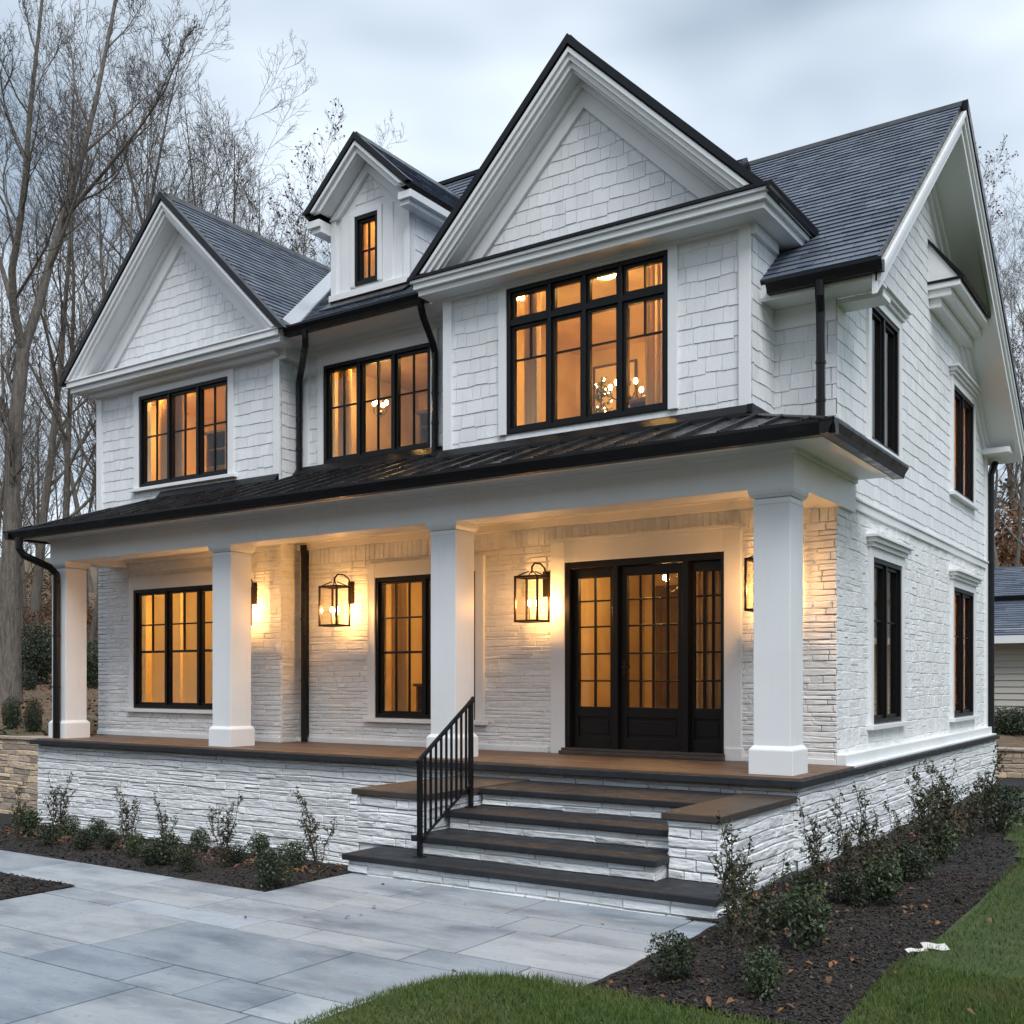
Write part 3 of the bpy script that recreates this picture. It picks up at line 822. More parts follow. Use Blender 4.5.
# soffits and fascia behind them
sf_ = MB()
sf_.box(XWR + .02, MR['yf'] + .02, 6.50, XBL, YM, 6.53); sf_.box(XWR + .3, MR['yf'] + .025, 6.49, XBL - .1, MR['yf'] + .06, 6.62)
sf_.build('soffit', M['trim'], house, bevel=.004); sf_ = MB(); sf_.box(XBR, RG['yf'] + .02, 5.72, XE - .03, YM, 5.75); sf_.box(XBR, RG['yf'] + .025, 5.70, XE - .03, RG['yf'] + .07, 5.88)
sf_.box(XR + .002, YM - .002, 5.66, XE - .07, YM + .30, 5.716)
sf_.build('soffit', M['trim'], house, bevel=.004)

# ---- porch
PX0, PX1 = -15.13, -3.17
PY0 = 9.33
fo = MB(); fo.box(PX0 + .05, PY0 + .14, -.75, PX1 - .10, YM, .77)
fo.box(-8, YM - .3, -.75, XR + .12, YR, .77)
found = fo.build('foundation', M['stone'], house)
s_ = MB()
stones(s_, FRONT(PY0 + .13), [(PX0 + .04, -.7), (-6.95, -.7), (-6.95, .78), (PX0 + .04, .78)], seed=81, wob=.016)
stones(s_, FRONT(PY0 + .13), [(-6.95, .1), (-3.24, .1), (-3.24, .78), (-6.95, .78)], seed=82, wob=.014)
s_.build('stone_facing', M['stone'], found)
s_ = MB(); stones(s_, SIDE(-3.245), [(PY0 + .13, -.1), (YR, -.1), (YR, .74), (PY0 + .13, .78)], seed=83, wob=.016)
s_.build('stone_facing', M['stone'], found)
s_ = MB(); stones(s_, LEFTSIDE(PX0 + .04), [(-YM, -.7), (-PY0 - .13, -.7), (-PY0 - .13, .78), (-YM, .78)], seed=84, wob=.016)
s_.build('stone_facing', M['stone'], found)
# floor: dark edge and boards
fl = MB(); fl.box(PX0, PY0, .78, PX1, YM - .02, .845)
fl.box(XR, YM - .02, .775, PX1 - .01, YR + .02, .835)
floor = fl.build('porch_floor', M['tread'], house, bevel=.006)
bd = MB(); rnd = random.Random(3); y = PY0 + .10
while y < YM - .03:
    w = min(.085, YM - .025 - y); x = PX0 + .03
    while x < PX1 - .04:
        L_ = min(rnd.uniform(1.2, 3.2), PX1 - .04 - x)
        bd.box(x + .001, y + .0015, .846, x + L_ - .001, y + w - .0015, .860 + rnd.uniform(0, .0015)); x += L_
    y += w
bd.build('floor_boards', M['deck'], floor)
lg = MB(); fbox(lg, FS, YM, YR, .86, .97, -.02, .10); fbox(lg, FS, YM, YR, .835, .862, -.02, .17)
lg.build('water_table', M['trim'], house, bevel=.006)
bb = MB(); fbox(bb, FWg, XWL, XWR, .86, .93, .0, .03); bb.build('baseboard', M['trim'], house, bevel=.004); bb = MB(); fbox(bb, FM, XWR, D_door[0] - .25, .861, .93, .0, .035); bb.build('baseboard', M['trim'], house, bevel=.004); bb = MB(); fbox(bb, FM, D_door[1] + .22, XR, .861, .92, .0, .03)
bb.build('baseboard', M['trim'], house, bevel=.004)

# columns
YC = 9.84
for i, xc in enumerate((-14.88, -11.20, -7.46, -3.57)):
    sh = MB(); sh.box(xc - .18, YC - .18, PF + .25, xc + .18, YC + .18, 3.46)
    o = sh.build('column', M['trim'], house, bevel=.006)
    b_ = MB(); b_.box(xc - .215, YC - .215, PF - .002, xc + .215, YC + .215, PF + .23)
    b_.prism([(xc - .215, YC - .215, PF + .23), (xc + .215, YC - .215, PF + .23), (xc + .215, YC + .215, PF + .23), (xc - .215, YC + .215, PF + .23)],
             [(xc - .185, YC - .185, PF + .27), (xc + .185, YC - .185, PF + .27), (xc + .185, YC + .185, PF + .27), (xc - .185, YC + .185, PF + .27)])
    b_.build('base', M['trim'], o, bevel=.005)
    c_ = MB()
    for (r0, r1, za, zb) in ((.185, .185, 3.405, 3.435), (.19, .215, 3.465, 3.50), (.215, .222, 3.50, 3.53), (.222, .222, 3.53, 3.556)):
        c_.prism([(xc - r0, YC - r0, za), (xc + r0, YC - r0, za), (xc + r0, YC + r0, za), (xc - r0, YC + r0, za)],
                 [(xc - r1, YC - r1, zb), (xc + r1, YC - r1, zb), (xc + r1, YC + r1, zb), (xc - r1, YC + r1, zb)])
    c_.build('capital', M['trim'], o, bevel=.003)
# beam
bm_ = MB(); BX0, BX1 = -15.09, -3.35
bm_.box(BX0, 9.65, 3.555, BX1, 10.02, 3.96)
bm_.box(BX1 - .36, 10.02, 3.556, BX1, 11.62, 3.96)
bm_.box(BX0, 10.02, 3.556, BX0 + .36, YM, 3.96)
bm_.box(BX0 - .02, 9.62, 3.86, BX1 + .03, 9.66, 3.93); bm_.box(BX1 - .02, 9.661, 3.861, BX1 + .03, 11.6, 3.929)
bm_.build('porch_beam', M['trim'], house, bevel=.005)
cl = MB(); cl.box(BX0 + .3, 10.0, 3.78, BX1 - .3, YM - .005, 3.82)
ceil = cl.build('porch_ceiling', M['ceil'], house)
cl = MB()
cl.box(BX0 + .36, 10.02, 3.68, BX1 - .36, 10.07, 3.785); cl.box(BX0 + .36, 10.02, 3.73, BX1 - .36, 10.12, 3.784)
cl.box(XWR, YM - .06, 3.62, BX1 - .36, YM - .0, 3.785); cl.box(XWR, YM - .12, 3.71, BX1 - .36, YM - .05, 3.785)
cl.box(BX0 + .36, YW - .06, 3.62, XWR + .06, YW - .0, 3.785); cl.box(BX0 + .36, YW - .12, 3.71, XWR + .1, YW - .05, 3.785)
cl.build('ceiling_crown', M['ceil'], ceil, bevel=.006)
# porch roof, standing seam
GZ, GY, GXR, GXL = 4.00, 9.17, -2.90, -15.30
ps = .37
def roof_rect(poly3, thick=.06):
    return poly3
zt = lambda y: GZ + (y - GY) * ps
YT = 11.12
run = YT - GY
front = [(GXL, GY, GZ), (GXR, GY, GZ), (GXR - run, YT, zt(YT)), (GXL + run, YT, zt(YT))]
right = [(GXR, GY, GZ), (GXR, 11.60, GZ), (GXR - .62, 11.60, GZ + .62 * ps), (GXR - .62, YT, GZ + .62 * ps), (GXR - run, YT, zt(YT))]
left = [(GXL, YT, GZ), (GXL, GY, GZ), (GXL + run, YT, zt(YT))]
pr = MB()
for poly in (front, right, left):
    pr.prism([(x, y, z - .05) for x, y, z in poly], [(x, y, z) for x, y, z in poly])
proof = pr.build('porch_roof', M['seam'], house, recalc=True)
sm = MB()
x = GXL + .2
while x < GXR - .1:
    ytop = min(YT, GY + (x - GXL), GY + (GXR - x))
    if ytop - GY > .1:
        n = Vector((0, -ps, 1)).normalized()
        a, b_ = Vector((x, GY, GZ)), Vector((x, ytop, zt(ytop)))
        sm.hexa([a + Vector((-.012, 0, 0)), a + Vector((.012, 0, 0)), b_ + Vector((.012, 0, 0)), b_ + Vector((-.012, 0, 0)),
                 a + Vector((-.009, 0, 0)) + n * .038, a + Vector((.009, 0, 0)) + n * .038, b_ + Vector((.009, 0, 0)) + n * .038, b_ + Vector((-.009, 0, 0)) + n * .038])
    x += .40
y = GY + .25
while y < 11.6:
    xin = max(GXR - (y - GY), GXR - (.62 if y > YT else run))
    if y > YT: xin = GXR - .60
    n = Vector((ps, 0, 1)).normalized()
    a, b_ = Vector((GXR, y, GZ)), Vector((xin, y, GZ + (GXR - xin) * ps))
    sm.hexa([a + Vector((0, -.012, 0)), a + Vector((0, .012, 0)), b_ + Vector((0, .012, 0)), b_ + Vector((0, -.012, 0)),
             a + Vector((0, -.009, 0)) + n * .038, a + Vector((0, .009, 0)) + n * .038, b_ + Vector((0, .009, 0)) + n * .038, b_ + Vector((0, -.009, 0)) + n * .038])
    y += .40
for (p0, p1) in (((GXR, GY, GZ), (GXR - run, YT, zt(YT))), ((GXL, GY, GZ), (GXL + run, YT, zt(YT)))):
    sm.tube([p0, p1], .035, 6)
sm.build('seam', M['seam'], proof)
fl = MB()
for (a, b2, yy) in ((GXL + 1.5, XWR, YW), (XWR, XBL, YM), (XBL - .04, XBR + .04, YB)):
    fl.hexa([(a, yy - .14, zt(yy - .14) + .01), (b2, yy - .14, zt(yy - .14) + .01), (b2, yy - .05, zt(yy) + .01), (a, yy - .05, zt(yy) + .01),
             (a, yy - .14, zt(yy - .14) + .05), (b2, yy - .14, zt(yy - .14) + .05), (b2, yy - .05, zt(yy) + .10), (a, yy - .05, zt(yy) + .10)])
fl.box(XBR, YB - .14, zt(YB) - .25, XBR + .06, YM - .05, zt(YB) + .08)
fl.build('roof_flashing', M['black'], proof)
gt = MB(); gutter(gt, GXL, GY + .03, GXR + .1, GY + .03, 3.87, w=.13, h=.13); gutter(gt, GXR - .03, GY - .1, GXR - .03, 11.62, 3.8705, w=.13, h=.13)
gutter(gt, GXL + .03, YT, GXL + .03, GY - .1, 3.8702, w=.13, h=.13)
gt.build('gutter', M['black'], house, recalc=True)
sf_ = MB(); sf_.box(GXL + .03, GY + .035, 3.90, GXR - .03, 9.66, 3.935); sf_.box(BX1 - .03, 9.66, 3.901, GXR - .035, 11.6, 3.934); sf_.box(GXL + .03, 9.66, 3.901, BX0 + .05, YM, 3.934)
sf_.box(GXL + .035, GY + .036, 3.865, GXR - .035, GY + .07, 3.96); sf_.box(GXR - .07, GY + .036, 3.866, GXR - .036, 11.6, 3.96)
sf_.box(BX0, 9.60, 3.93, BX1 + .02, YM, 3.965)
sf_.build('porch_soffit', M['trim'], house, bevel=.003)
# ---- downspouts
def spout(path, parent=house, r=.046):
    d = MB(); d.tube(path, r, 8)
    for k in range(1, 3):
        p0, p1 = Vector(path[-2]), Vector(path[-1]); q = p0.lerp(p1, k / 3)
        d.tube([q + Vector((0, 0, -.015)), q + Vector((0, 0, .015))], r + .007, 8)
    return d.build('downspout', M['black'], parent, smooth=False)
spout([(-3.42, 10.60, 5.76), (-3.42, 10.61, 5.62), (-3.44, 10.70, 5.48), (-3.44, 10.705, 5.35), (-3.44, 10.705, 4.2)])
spout([(-8.44, 10.46, 6.52), (-8.44, 10.48, 6.44), (-8.47, 10.55, 6.36), (-8.61, 10.93, 6.14), (-8.63, 11.0, 6.04), (-8.63, 11.005, 5.9), (-8.63, 11.005, 4.72)])
spout([(-10.46, 10.46, 6.52), (-10.46, 10.48, 6.42), (-10.52, 10.54, 6.34), (-11.0, 10.93, 6.13), (-11.09, 10.99, 6.04), (-11.10, 11.0, 5.9), (-11.10, 11.0, 4.64)])
spout([(-11.0, 10.98, 3.68), (-11.0, 11.0, 3.5), (-11.0, 11.0, .87)], r=.05)
spout([(-15.02, 9.10, 3.88), (-15.02, 9.10, 3.72), (-15.0, 9.16, 3.62), (-14.86, 9.50, 3.46), (-14.82, 9.58, 3.36), (-14.82, 9.585, 3.2), (-14.82, 9.585, .868)], r=.055)
spout([(XR + .12, YR + .2, 5.64), (XR + .12, YR + .18, 5.4), (XR + .07, YR + .08, 5.2), (XR + .07, YR + .08, .1)], r=.055)

# ---- steps
RZ = .172
TY = [7.17, 7.50, 7.98, 8.52]
SX0, SX1 = -6.16, -3.70
core_front = [7.22, 7.55, 8.03, 8.57]
for k in range(4):
    z1 = RZ * (k + 1)
    x0, x1 = (-6.70, -3.06) if k == 0 else (SX0 + .0, SX1)
    yb_ = (7.75 if k == 0 else TY[k + 1] + .25) if k < 3 else PY0 + .12
    c = MB(); c.box(x0 + .04, TY[k] + .06, z1 - RZ - (.1 if k == 0 else 0), x1 - .04, yb_, z1 - .055)
    st = c.build('step', M['stone'], house)
    s_ = MB(); stones(s_, FRONT(TY[k] + .06), [(x0 + .04, z1 - RZ - (.05 if k == 0 else 0)), (x1 - .04, z1 - RZ - (.05 if k == 0 else 0)), (x1 - .04, z1 - .055), (x0 + .04, z1 - .055)], seed=90 + k, rows=(.055, .075), lens=(.2, .7), wob=.006)
    if k == 0:
        stones(s_, SIDE(x1 - .04), [(TY[0] + .06, -.05), (7.75, -.05), (7.75, z1 - .055), (TY[0] + .06, z1 - .055)], seed=99, rows=(.055, .075), wob=.006)
    s_.build('stone_facing', M['stone'], st)
    t_ = MB(); t_.box(x0, TY[k], z1 - .055, x1, yb_, z1)
    t_.build('tread', M['tread'], st, bevel=.008)
for (x0, x1, sd_) in ((-7.02, -6.17, 101), (-3.71, -3.29, 103)):
    c = MB(); c.box(x0 + .01, 7.76, 0, x1 - .01, PY0 + .12, .635)
    ck = c.build('cheek_wall', M['stone'], house)
    s_ = MB(); z0_ = .172
    stones(s_, FRONT(7.75), [(x0, z0_), (x1, z0_), (x1, .635), (x0, .635)], seed=sd_, rows=(.06, .11), lens=(.15, .5))
    stones(s_, SIDE(x1 - .005), [(7.75, -.05), (PY0 + .12, -.05), (PY0 + .12, .635), (7.75, .635)], seed=sd_ + 1)
    stones(s_, LEFTSIDE(x0 + .005), [(-PY0 - .12, -.5), (-7.75, -.5), (-7.75, .635), (-PY0 - .12, .635)], seed=sd_ + 2)
    s_.build('stone_facing', M['stone'], ck)
    cp = MB(); cp.box(x0 - .05, 7.70, .64, x1 + .045, PY0 + .10, .70)
    cp.build('cap', M['cap'], ck, bevel=.008)

# ---- front door with side lights
dr = MB(); gl = MB()
u0, u1, v0, v1 = D_door
xs = [u0, at_y(616.5, 650, YM).x, at_y(686.5, 650, YM).x, u1]
for (a, b_, c_, d_) in ((u0, u0 + .07, v0, v1), (u1 - .04, u1, v0, v1), (u0 + .07, u1 - .04, v1 - .08, v1), (xs[1] - .035, xs[1] + .035, v0, v1 - .08), (xs[2] - .035, xs[2] + .035, v0, v1 - .08)):
    fbox(dr, FM, a, b_, c_, d_, -.16, .04)
door = dr.build('front_door', M['doorp'], house, bevel=.004)
def leaf(a, b_, cols, rows, st, name, dd):
    lf = MB(); g_ = MB()
    z0_, z1_ = v0 + .03, v1 - .085
    bot = z0_ + .45
    for (p, q, r_, t_) in ((a, a + st, z0_, z1_), (b_ - st, b_, z0_, z1_), (a + st, b_ - st, z1_ - .11, z1_), (a + st, b_ - st, bot - .07, bot + .05), (a + st, b_ - st, z0_, z0_ + .14)):
        fbox(lf, FM, p, q, r_, t_, -.10 + dd, -.03 + dd)
    fbox(lf, FM, a + st - .01, b_ - st + .01, z0_ + .13, bot - .06, -.085 + dd, -.055 + dd)
    fbox(lf, FM, a + st + .03, b_ - st - .03, z0_ + .18, bot - .11, -.06 + dd, -.045 + dd)
    ga, gb, gc, gd = a + st, b_ - st, bot + .05, z1_ - .11
    fbox(g_, FM, ga - .005, gb + .005, gc - .005, gd + .005, -.072 + dd, -.066 + dd)
    for f in cols: fbox(lf, FM, ga + (gb - ga) * f - .011, ga + (gb - ga) * f + .011, gc, gd, -.088 + dd, -.05 + dd)
    for f in rows: fbox(lf, FM, ga, gb, gc + (gd - gc) * f - .010, gc + (gd - gc) * f + .010, -.087 + dd, -.051 + dd)
    o = lf.build(name, M['doorp'], door, bevel=.004)
    g_.build('glass', M['glass'], door)
    return o
rows5 = [.2, .41, .62, .82]
leaf(u0 + .072, xs[1] - .037, [.5], rows5, .07, 'sidelight', -.01)
leaf(xs[1] + .037, xs[2] - .037, [.25, .5, .78], rows5, .085, 'door_leaf', 0)
leaf(xs[2] + .037, u1 - .042, [.35, .68], rows5, .034, 'sidelight', -.01)
hd = MB(); hx = xs[1] + .09
fbox(hd, FM, hx - .025, hx + .025, 1.78, 1.98, -.035, -.02); hd.tube([FM.P(hx, 1.9, -.03), FM.P(hx, 1.9, .035), FM.P(hx + .02, 1.9, .045), FM.P(hx + .11, 1.9, .045)], .011, 8)
hd.ball(FM.P(hx, 1.81, -.005), .02)
hd.build('handle', M['brass'], door)
cs = MB()
for (a, b_, c_, d_) in ((u0 - .20, u0, .86, v1 + .25), (u1, u1 + .20, .86, v1 + .25), (u0, u1, v1, v1 + .25)):
    fbox(cs, FM, a, b_, c_, d_, -.02, .05)
fbox(cs, FM, u0 - .22, u1 + .22, v1 + .25, v1 + .29, -.02, .075)
fbox(cs, FM, u1 + .02, u1 + .22, .862, 1.0, 0, .07)
cs.build('casing', M['trim'], door, bevel=.005)
th_ = MB(); fbox(th_, FM, u0 - .02, u1 + .02, .862, .905, -.2, .16); fbox(th_, FM, u0 - .02, u1 + .02, .905, .935, -.2, .10)
th_.build('threshold', M['cap'], door, bevel=.005)

# ------------------------------------------------------------------ rooms behind the glass
def room(x0, x1, y0, y1, z0, z1, mat='roomwall', lamps=(), r=.16, openx=None):
    """open towards the window wall"""
    mb = MB(); t = .05
    mb.box(x0 - t, y1, z0 - t, x1 + t, y1 + t, z1 + t)
    mb.box(x0 - t, y0, z0 - t, x0, y1, z1 + t)
    if openx is None: mb.box(x1, y0, z0 - t, x1 + t, y1, z1 + t)
    mb.box(x0, y0, z0 - t, x1, y1, z0); mb.box(x0, y0, z1, x1, y1, z1 + t)
    rm = mb.build('room', M[mat], house)
    for (x, y) in lamps:
        l_ = MB(); l_.tube([(x, y, z1 - .002), (x, y, z1 - .05)], [r, r * .85], 14)
        l_.build('ceiling_lamp', M['ceillamp'], rm)
    return rm
room(-15.2, -11.5, YW + .201, 13.2, 4.76, 6.42, lamps=[(-14.3, 11.22), (-12.4, 11.22)], r=.17)
room(-11.0, -8.3, YM + .201, 13.6, 4.76, 6.42, mat='roomtan', lamps=[(-10.3, 11.56), (-9.0, 11.56)], r=.14)
room(-7.9, -4.25, YB + .201, 13.4, 4.58, 6.48, lamps=[(-7.2, 10.84), (-6.0, 10.84), (-4.8, 10.84)], mat='roomgold', r=.14)
room(-15.2, -11.5, YW + .201, 13.2, .86, 3.6, mat='roomgold', lamps=[(-14.2, 12.2), (-12.5, 12.2)], r=.22)
room(-11.0, -7.6, YM + .201, 13.8, .86, 3.6, mat='roomtan', lamps=[(-9.6, 12.8), (-8.4, 12.6)], r=.20)
room(-7.5, -3.85, YM + .201, 14.8, .86, 3.6, mat='roomtan', lamps=[(-6.4, 12.6), (-4.6, 12.6)], r=.20)
room(-10.62 + .1, -9.32, 11.33, 12.05, 7.1, 8.34, lamps=[(-9.95, 11.8)], r=.17)
# shallow rooms behind the side windows
def side_room(w, warm):
    mb = MB(); t = .05; x1, x0 = XR - .201, XR - 2.0
    y0_, y1_, z0_, z1_ = w[0] - .4, w[1] + .4, w[2] - .3, w[3] + .3
    if w[2] > 4: z1_ = min(z1_, 6.12)
    mb.box(x0 - t, y0_, z0_, x0, y1_, z1_); mb.box(x0, y0_ - t, z0_, x1, y0_, z1_); mb.box(x0, y1_, z0_, x1, y1_ + t, z1_)
    mb.box(x0, y0_, z0_ - t, x1, y1_, z0_); mb.box(x0, y0_, z1_, x1, y1_, z1_ + t)
    rm = mb.build('room', M['roomwall'], house)
    l_ = MB(); yc = (w[0] + w[1]) / 2
    l_.tube([(XR - 1.3, yc, z1_ - .002), (XR - 1.3, yc, z1_ - .04)], [warm, warm * .85], 12); l_.build('ceiling_lamp', M['ceillamp'], rm)
side_room(W_s1, .34); side_room(W_s2, .32); side_room(W_u1, .30); side_room(W_u2, .32)

def curtain(x0, x1, y, z0, z1, label, n=9, amp=.035, mat='sheer'):
    mb = MB(); k = n * 8; rr = random.Random(int(x0 * 100)); p1 = rr.uniform(0, 6)
    pts = []
    for i in range(k + 1):
        t = i / k
        pts.append((x0 + (x1 - x0) * t, y + amp * math.sin(t * n * 6.283 + p1) + amp * .4 * math.sin(t * n * 2.3 * 6.283)))
    for i in range(k):
        (a, b_), (c_, d_) = pts[i], pts[i + 1]
        mb.hexa([(a, b_, z0), (c_, d_, z0), (c_, d_ + .004, z0), (a, b_ + .004, z0), (a, b_, z1), (c_, d_, z1), (c_, d_ + .004, z1), (a, b_ + .004, z1)])
    o = mb.build('curtain', M[mat])
    tag(o, label, 'curtain', 'curtains behind the lit windows')
curtain(-14.3, -13.72, YW + .34, 4.77, 6.4, 'pale curtain behind the left sash of the left gable window')
curtain(-12.75, -12.25, YW + .34, 4.77, 6.4, 'pale curtain behind the right sash of the left gable window')
curtain(-5.55, -5.30, YB + .5, 4.6, 6.46, 'narrow drawn curtain beside the right sash of the big bay window', n=4)
curtain(-8.25, -7.95, YM + .34, .88, 3.5, 'pale curtain at the right end of the porch window by the steps', n=4)
curtain(-9.72, -9.45, YM + .34, .88, 3.5, 'pale curtain at the left end of the porch window by the steps', n=4)
curtain(-5.08, -4.66, YM + .30, .88, 3.5, 'sheer curtain behind the right side light of the front door', n=5)
curtain(-10.66, -10.42, YM + .26, 4.77, 6.4, 'pale curtain at the left end of the middle upper window', n=4)
curtain(-9.02, -8.78, YM + .26, 4.77, 6.4, 'pale curtain at the right end of the middle upper window', n=4)
curtain(-7.08, -6.85, YB + .3, 4.6, 6.46, 'narrow drawn curtain at the left edge of the big bay window', n=4)
def side_curtain(u0, u1, v0, v1, label, d=-.125, n=4):
    mb = MB(); k = n * 10; pts = [(u0 + (u1 - u0) * i / k, d + .022 * math.sin(i / k * n * 6.283) + .01 * math.sin(i / k * n * 14)) for i in range(k + 1)]
    for (a, b_), (c_, d_) in zip(pts[:-1], pts[1:]):
        mb.hexa([FS.P(a, v0, b_), FS.P(c_, v0, d_), FS.P(c_, v0, d_ - .004), FS.P(a, v0, b_ - .004), FS.P(a, v1, b_), FS.P(c_, v1, d_), FS.P(c_, v1, d_ - .004), FS.P(a, v1, b_ - .004)])
    tag(mb.build('curtain', M['sheer']), label, 'curtain', 'curtains behind the lit windows')
for w_, nm_ in ((W_s1, 'the nearer ground floor window of the side wall'), (W_s2, 'the farther ground floor window of the side wall'), (W_u1, 'the nearer upper window of the side wall'), (W_u2, 'the farther upper window of the side wall')):
    um = (w_[0] + w_[1]) / 2
    side_curtain(w_[0] + .10, w_[1] + .10, w_[2] - .1, w_[3] + .04, 'warm lit curtain in ' + nm_, n=9)
curtain(-10.3, -9.66, 11.5, 7.12, 8.33, 'plain lit curtain behind the narrow dormer window', n=5, amp=.015)
def blind(x0, x1, z0, z1, y, label):
    mb = MB(); z = z0; k = 0
    while z < z1:
        mb.hexa([(x0, y - .008, z), (x1, y - .008, z), (x1, y + .010, z + .006), (x0, y + .010, z + .006), (x0, y - .008, z + .034), (x1, y - .008, z + .034), (x1, y - .004, z + .036), (x0, y - .004, z + .036)])
        z += .036
    mb.box(x0, y - .02, z0 - .02, x1, y + .02, z0)
    tag(mb.build('blind', M['blind']), label, 'blind', 'woven blinds in the left porch window')
blind(-14.44, -13.74, 1.36, 3.15, YW + .28, 'woven slatted blind in the left sash of the left porch window')
blind(-13.68, -12.99, 1.36, 3.15, YW + .28, 'woven slatted blind in the middle sash of the left porch window')

def chandelier(x, y, z, ztop, label, arms=6, r=.28):
    t = thing('chandelier', label, 'chandelier', (x, y, z), 0, 'lit chandeliers seen through the windows')
    st = MB(); st.tube([(0, 0, -.1), (0, 0, ztop - z)], .010, 6); st.ball((0, 0, -.08), .035); st.ball((0, 0, .1), .03)
    bl = MB()
    for k in range(arms):
        a = 2 * math.pi * k / arms + .3
        ca, sa = math.cos(a), math.sin(a)
        st.tube([(0, 0, -.06), (r * .5 * ca, r * .5 * sa, -.12), (r * ca, r * sa, -.05), (r * ca, r * sa, .03)], .008, 6)
        bl.ball((r * ca, r * sa, .065), .026, 8, 6, 1.4)
    st.build('frame', M['brass'], t); bl.build('bulb', M['cbulb'], t)
chandelier(-5.02, 11.7, 5.45, 6.46, 'small lit chandelier low in the right sash of the big bay window', 5, .22)
chandelier(-6.3, 12.0, 5.40, 6.46, 'lit chandelier in the second sash of the big bay window', 6, .24)
chandelier(-10.35, 11.9, 5.75, 6.4, 'small lit pendant cluster in the left sash of the middle upper window', 4, .10)
chandelier(-5.9, 12.6, 3.0, 3.58, 'lit hall pendant behind the glass of the front door', 5, .2)
hp = MB(); hp.box(-6.2, 13.95, .862, -5.15, 14.02, 3.1)
for k in range(4):
    for (za, zb) in ((1.0, 1.7), (1.8, 2.95)): hp.box(-6.14 + k * .25, 13.93, za, -5.95 + k * .25, 13.95, zb)
hp.build('wall_panelling', M['roomdark'], house)
def picture(x0, x1, y, z0, z1, label):
    t_ = thing('framed_picture', label, 'picture', ((x0 + x1) / 2, y, z0), 0, 'framed pictures on the room walls', world_parts=True)
    f_ = MB(); b_ = .03
    for q in ((x0, x1, z0, z0 + b_), (x0, x1, z1 - b_, z1), (x0, x0 + b_, z0 + b_, z1 - b_), (x1 - b_, x1, z0 + b_, z1 - b_)): f_.box(q[0], y - .03, q[2], q[1], y, q[3])
    f_.build('frame', M['roomdark'], t_)
    g_ = MB(); g_.box(x0 + b_, y - .012, z0 + b_, x1 - b_, y, z1 - b_); g_.build('print', M['linen'], t_)
picture(-15.0, -14.3, 13.19, 5.45, 6.15, 'dark framed picture on the back wall of the left gable room')
picture(-7.6, -6.9, 13.39, 5.55, 6.25, 'dark framed picture on the back wall of the bay room')
picture(-10.2, -9.6, 13.79, 2.0, 2.9, 'dark framed picture behind the porch window by the steps')
dw = MB()
for (xa, ya, za, zb) in ((-10.75, 13.59, 4.77, 6.25), (-13.3, 13.19, 4.77, 6.2), (-5.6, 13.39, 4.6, 6.3), (-14.5, 13.19, .87, 3.0), (-7.3, 14.79, .87, 3.1)):
    for q in ((xa, xa + .09, za, zb), (xa + .91, xa + 1.0, za, zb), (xa, xa + 1.0, zb, zb + .09)): dw.box(q[0], ya - .03, q[2], q[1], ya, q[3])
    dw.box(xa + .09, ya - .012, za, xa + .91, ya, zb)
    dw.build('inner_door', M['roomdark'], house); dw = MB()
# small lit tree in the bay room
t = thing('lit_tree', 'small indoor tree wrapped in tiny lights behind the second sash of the bay window', 'indoor tree', (-6.35, 11.35, 4.58))
rg = np.random.default_rng(5); rr = random.Random(5); st = MB(); bl = MB(); C = []
st.tube([(0, 0, 0), (.01, 0, .4), (0, .02, .85)], [.02, .014, .005], 6)
for k in range(40):
    z_ = rr.uniform(.1, .8); a = rr.uniform(0, 6.28); L_ = (.95 - z_) * .34
    p_, q_ = Vector((0, 0, z_)), Vector((math.cos(a) * L_, math.sin(a) * L_, z_ + .05)); st.tube([p_, q_], [.006, .002], 4)
    for _ in range(14): C.append(p_.lerp(q_, rr.uniform(.2, 1.05)) + Vector([rr.gauss(0, .02) for _ in range(3)]))
    if k % 2: bl.ball(p_.lerp(q_, .9), .008, 6, 4)
st.build('stem', M['roomdark'], t); bl.build('bulb', M['cbulb'], t)
TREE_LEAVES = (t, np.array([tuple(c_) for c_ in C]))
# furniture silhouettes
def cabinet(x0, x1, y0, y1, z0, z1, label, name='cabinet', cat='cabinet', shelves=3):
    t = thing(name, label, cat, ((x0 + x1) / 2, y0, z0), world_parts=True)
    mb = MB(); d = .03
    mb.box(x0, y0, z0, x0 + d, y1, z1); mb.box(x1 - d, y0, z0, x1, y1, z1); mb.box(x0, y1 - d, z0, x1, y1, z1); mb.box(x0 - .03, y0 - .03, z1, x1 + .03, y1, z1 + .04)
    for k in range(shelves): mb.box(x0 + d, y0 + .02, z0 + .05 + (z1 - z0) * k / shelves, x1 - d, y1 - d, z0 + .08 + (z1 - z0) * k / shelves)
    mb.build('carcass', M['roomdark'], t)
    dd = MB(); xm = (x0 + x1) / 2
    dd.box(x0 + d, y0 - .015, z0 + .1, xm - .004, y0, z0 + (z1 - z0) * .45); dd.box(xm + .004, y0 - .015, z0 + .1, x1 - d, y0, z0 + (z1 - z0) * .45)
    dd.build('door_front', M['roomdark'], t)
cabinet(-6.05, -5.15, 13.6, 14.1, .86, 1.95, 'dark walnut sideboard standing in the hall behind the front door')
cabinet(-6.3, -5.9, 14.2, 14.7, .86, 3.1, 'tall dark bookcase at the back of the entrance hall', 'bookcase', 'bookcase', 6)
cabinet(-13.75, -13.15, 11.55, 11.95, 4.76, 5.72, 'dark cabinet behind the middle sash of the left gable window')
cabinet(-9.5, -8.65, 11.75, 12.15, 4.76, 5.50, 'dark dresser behind the right sash of the middle upper window', 'dresser', 'dresser')
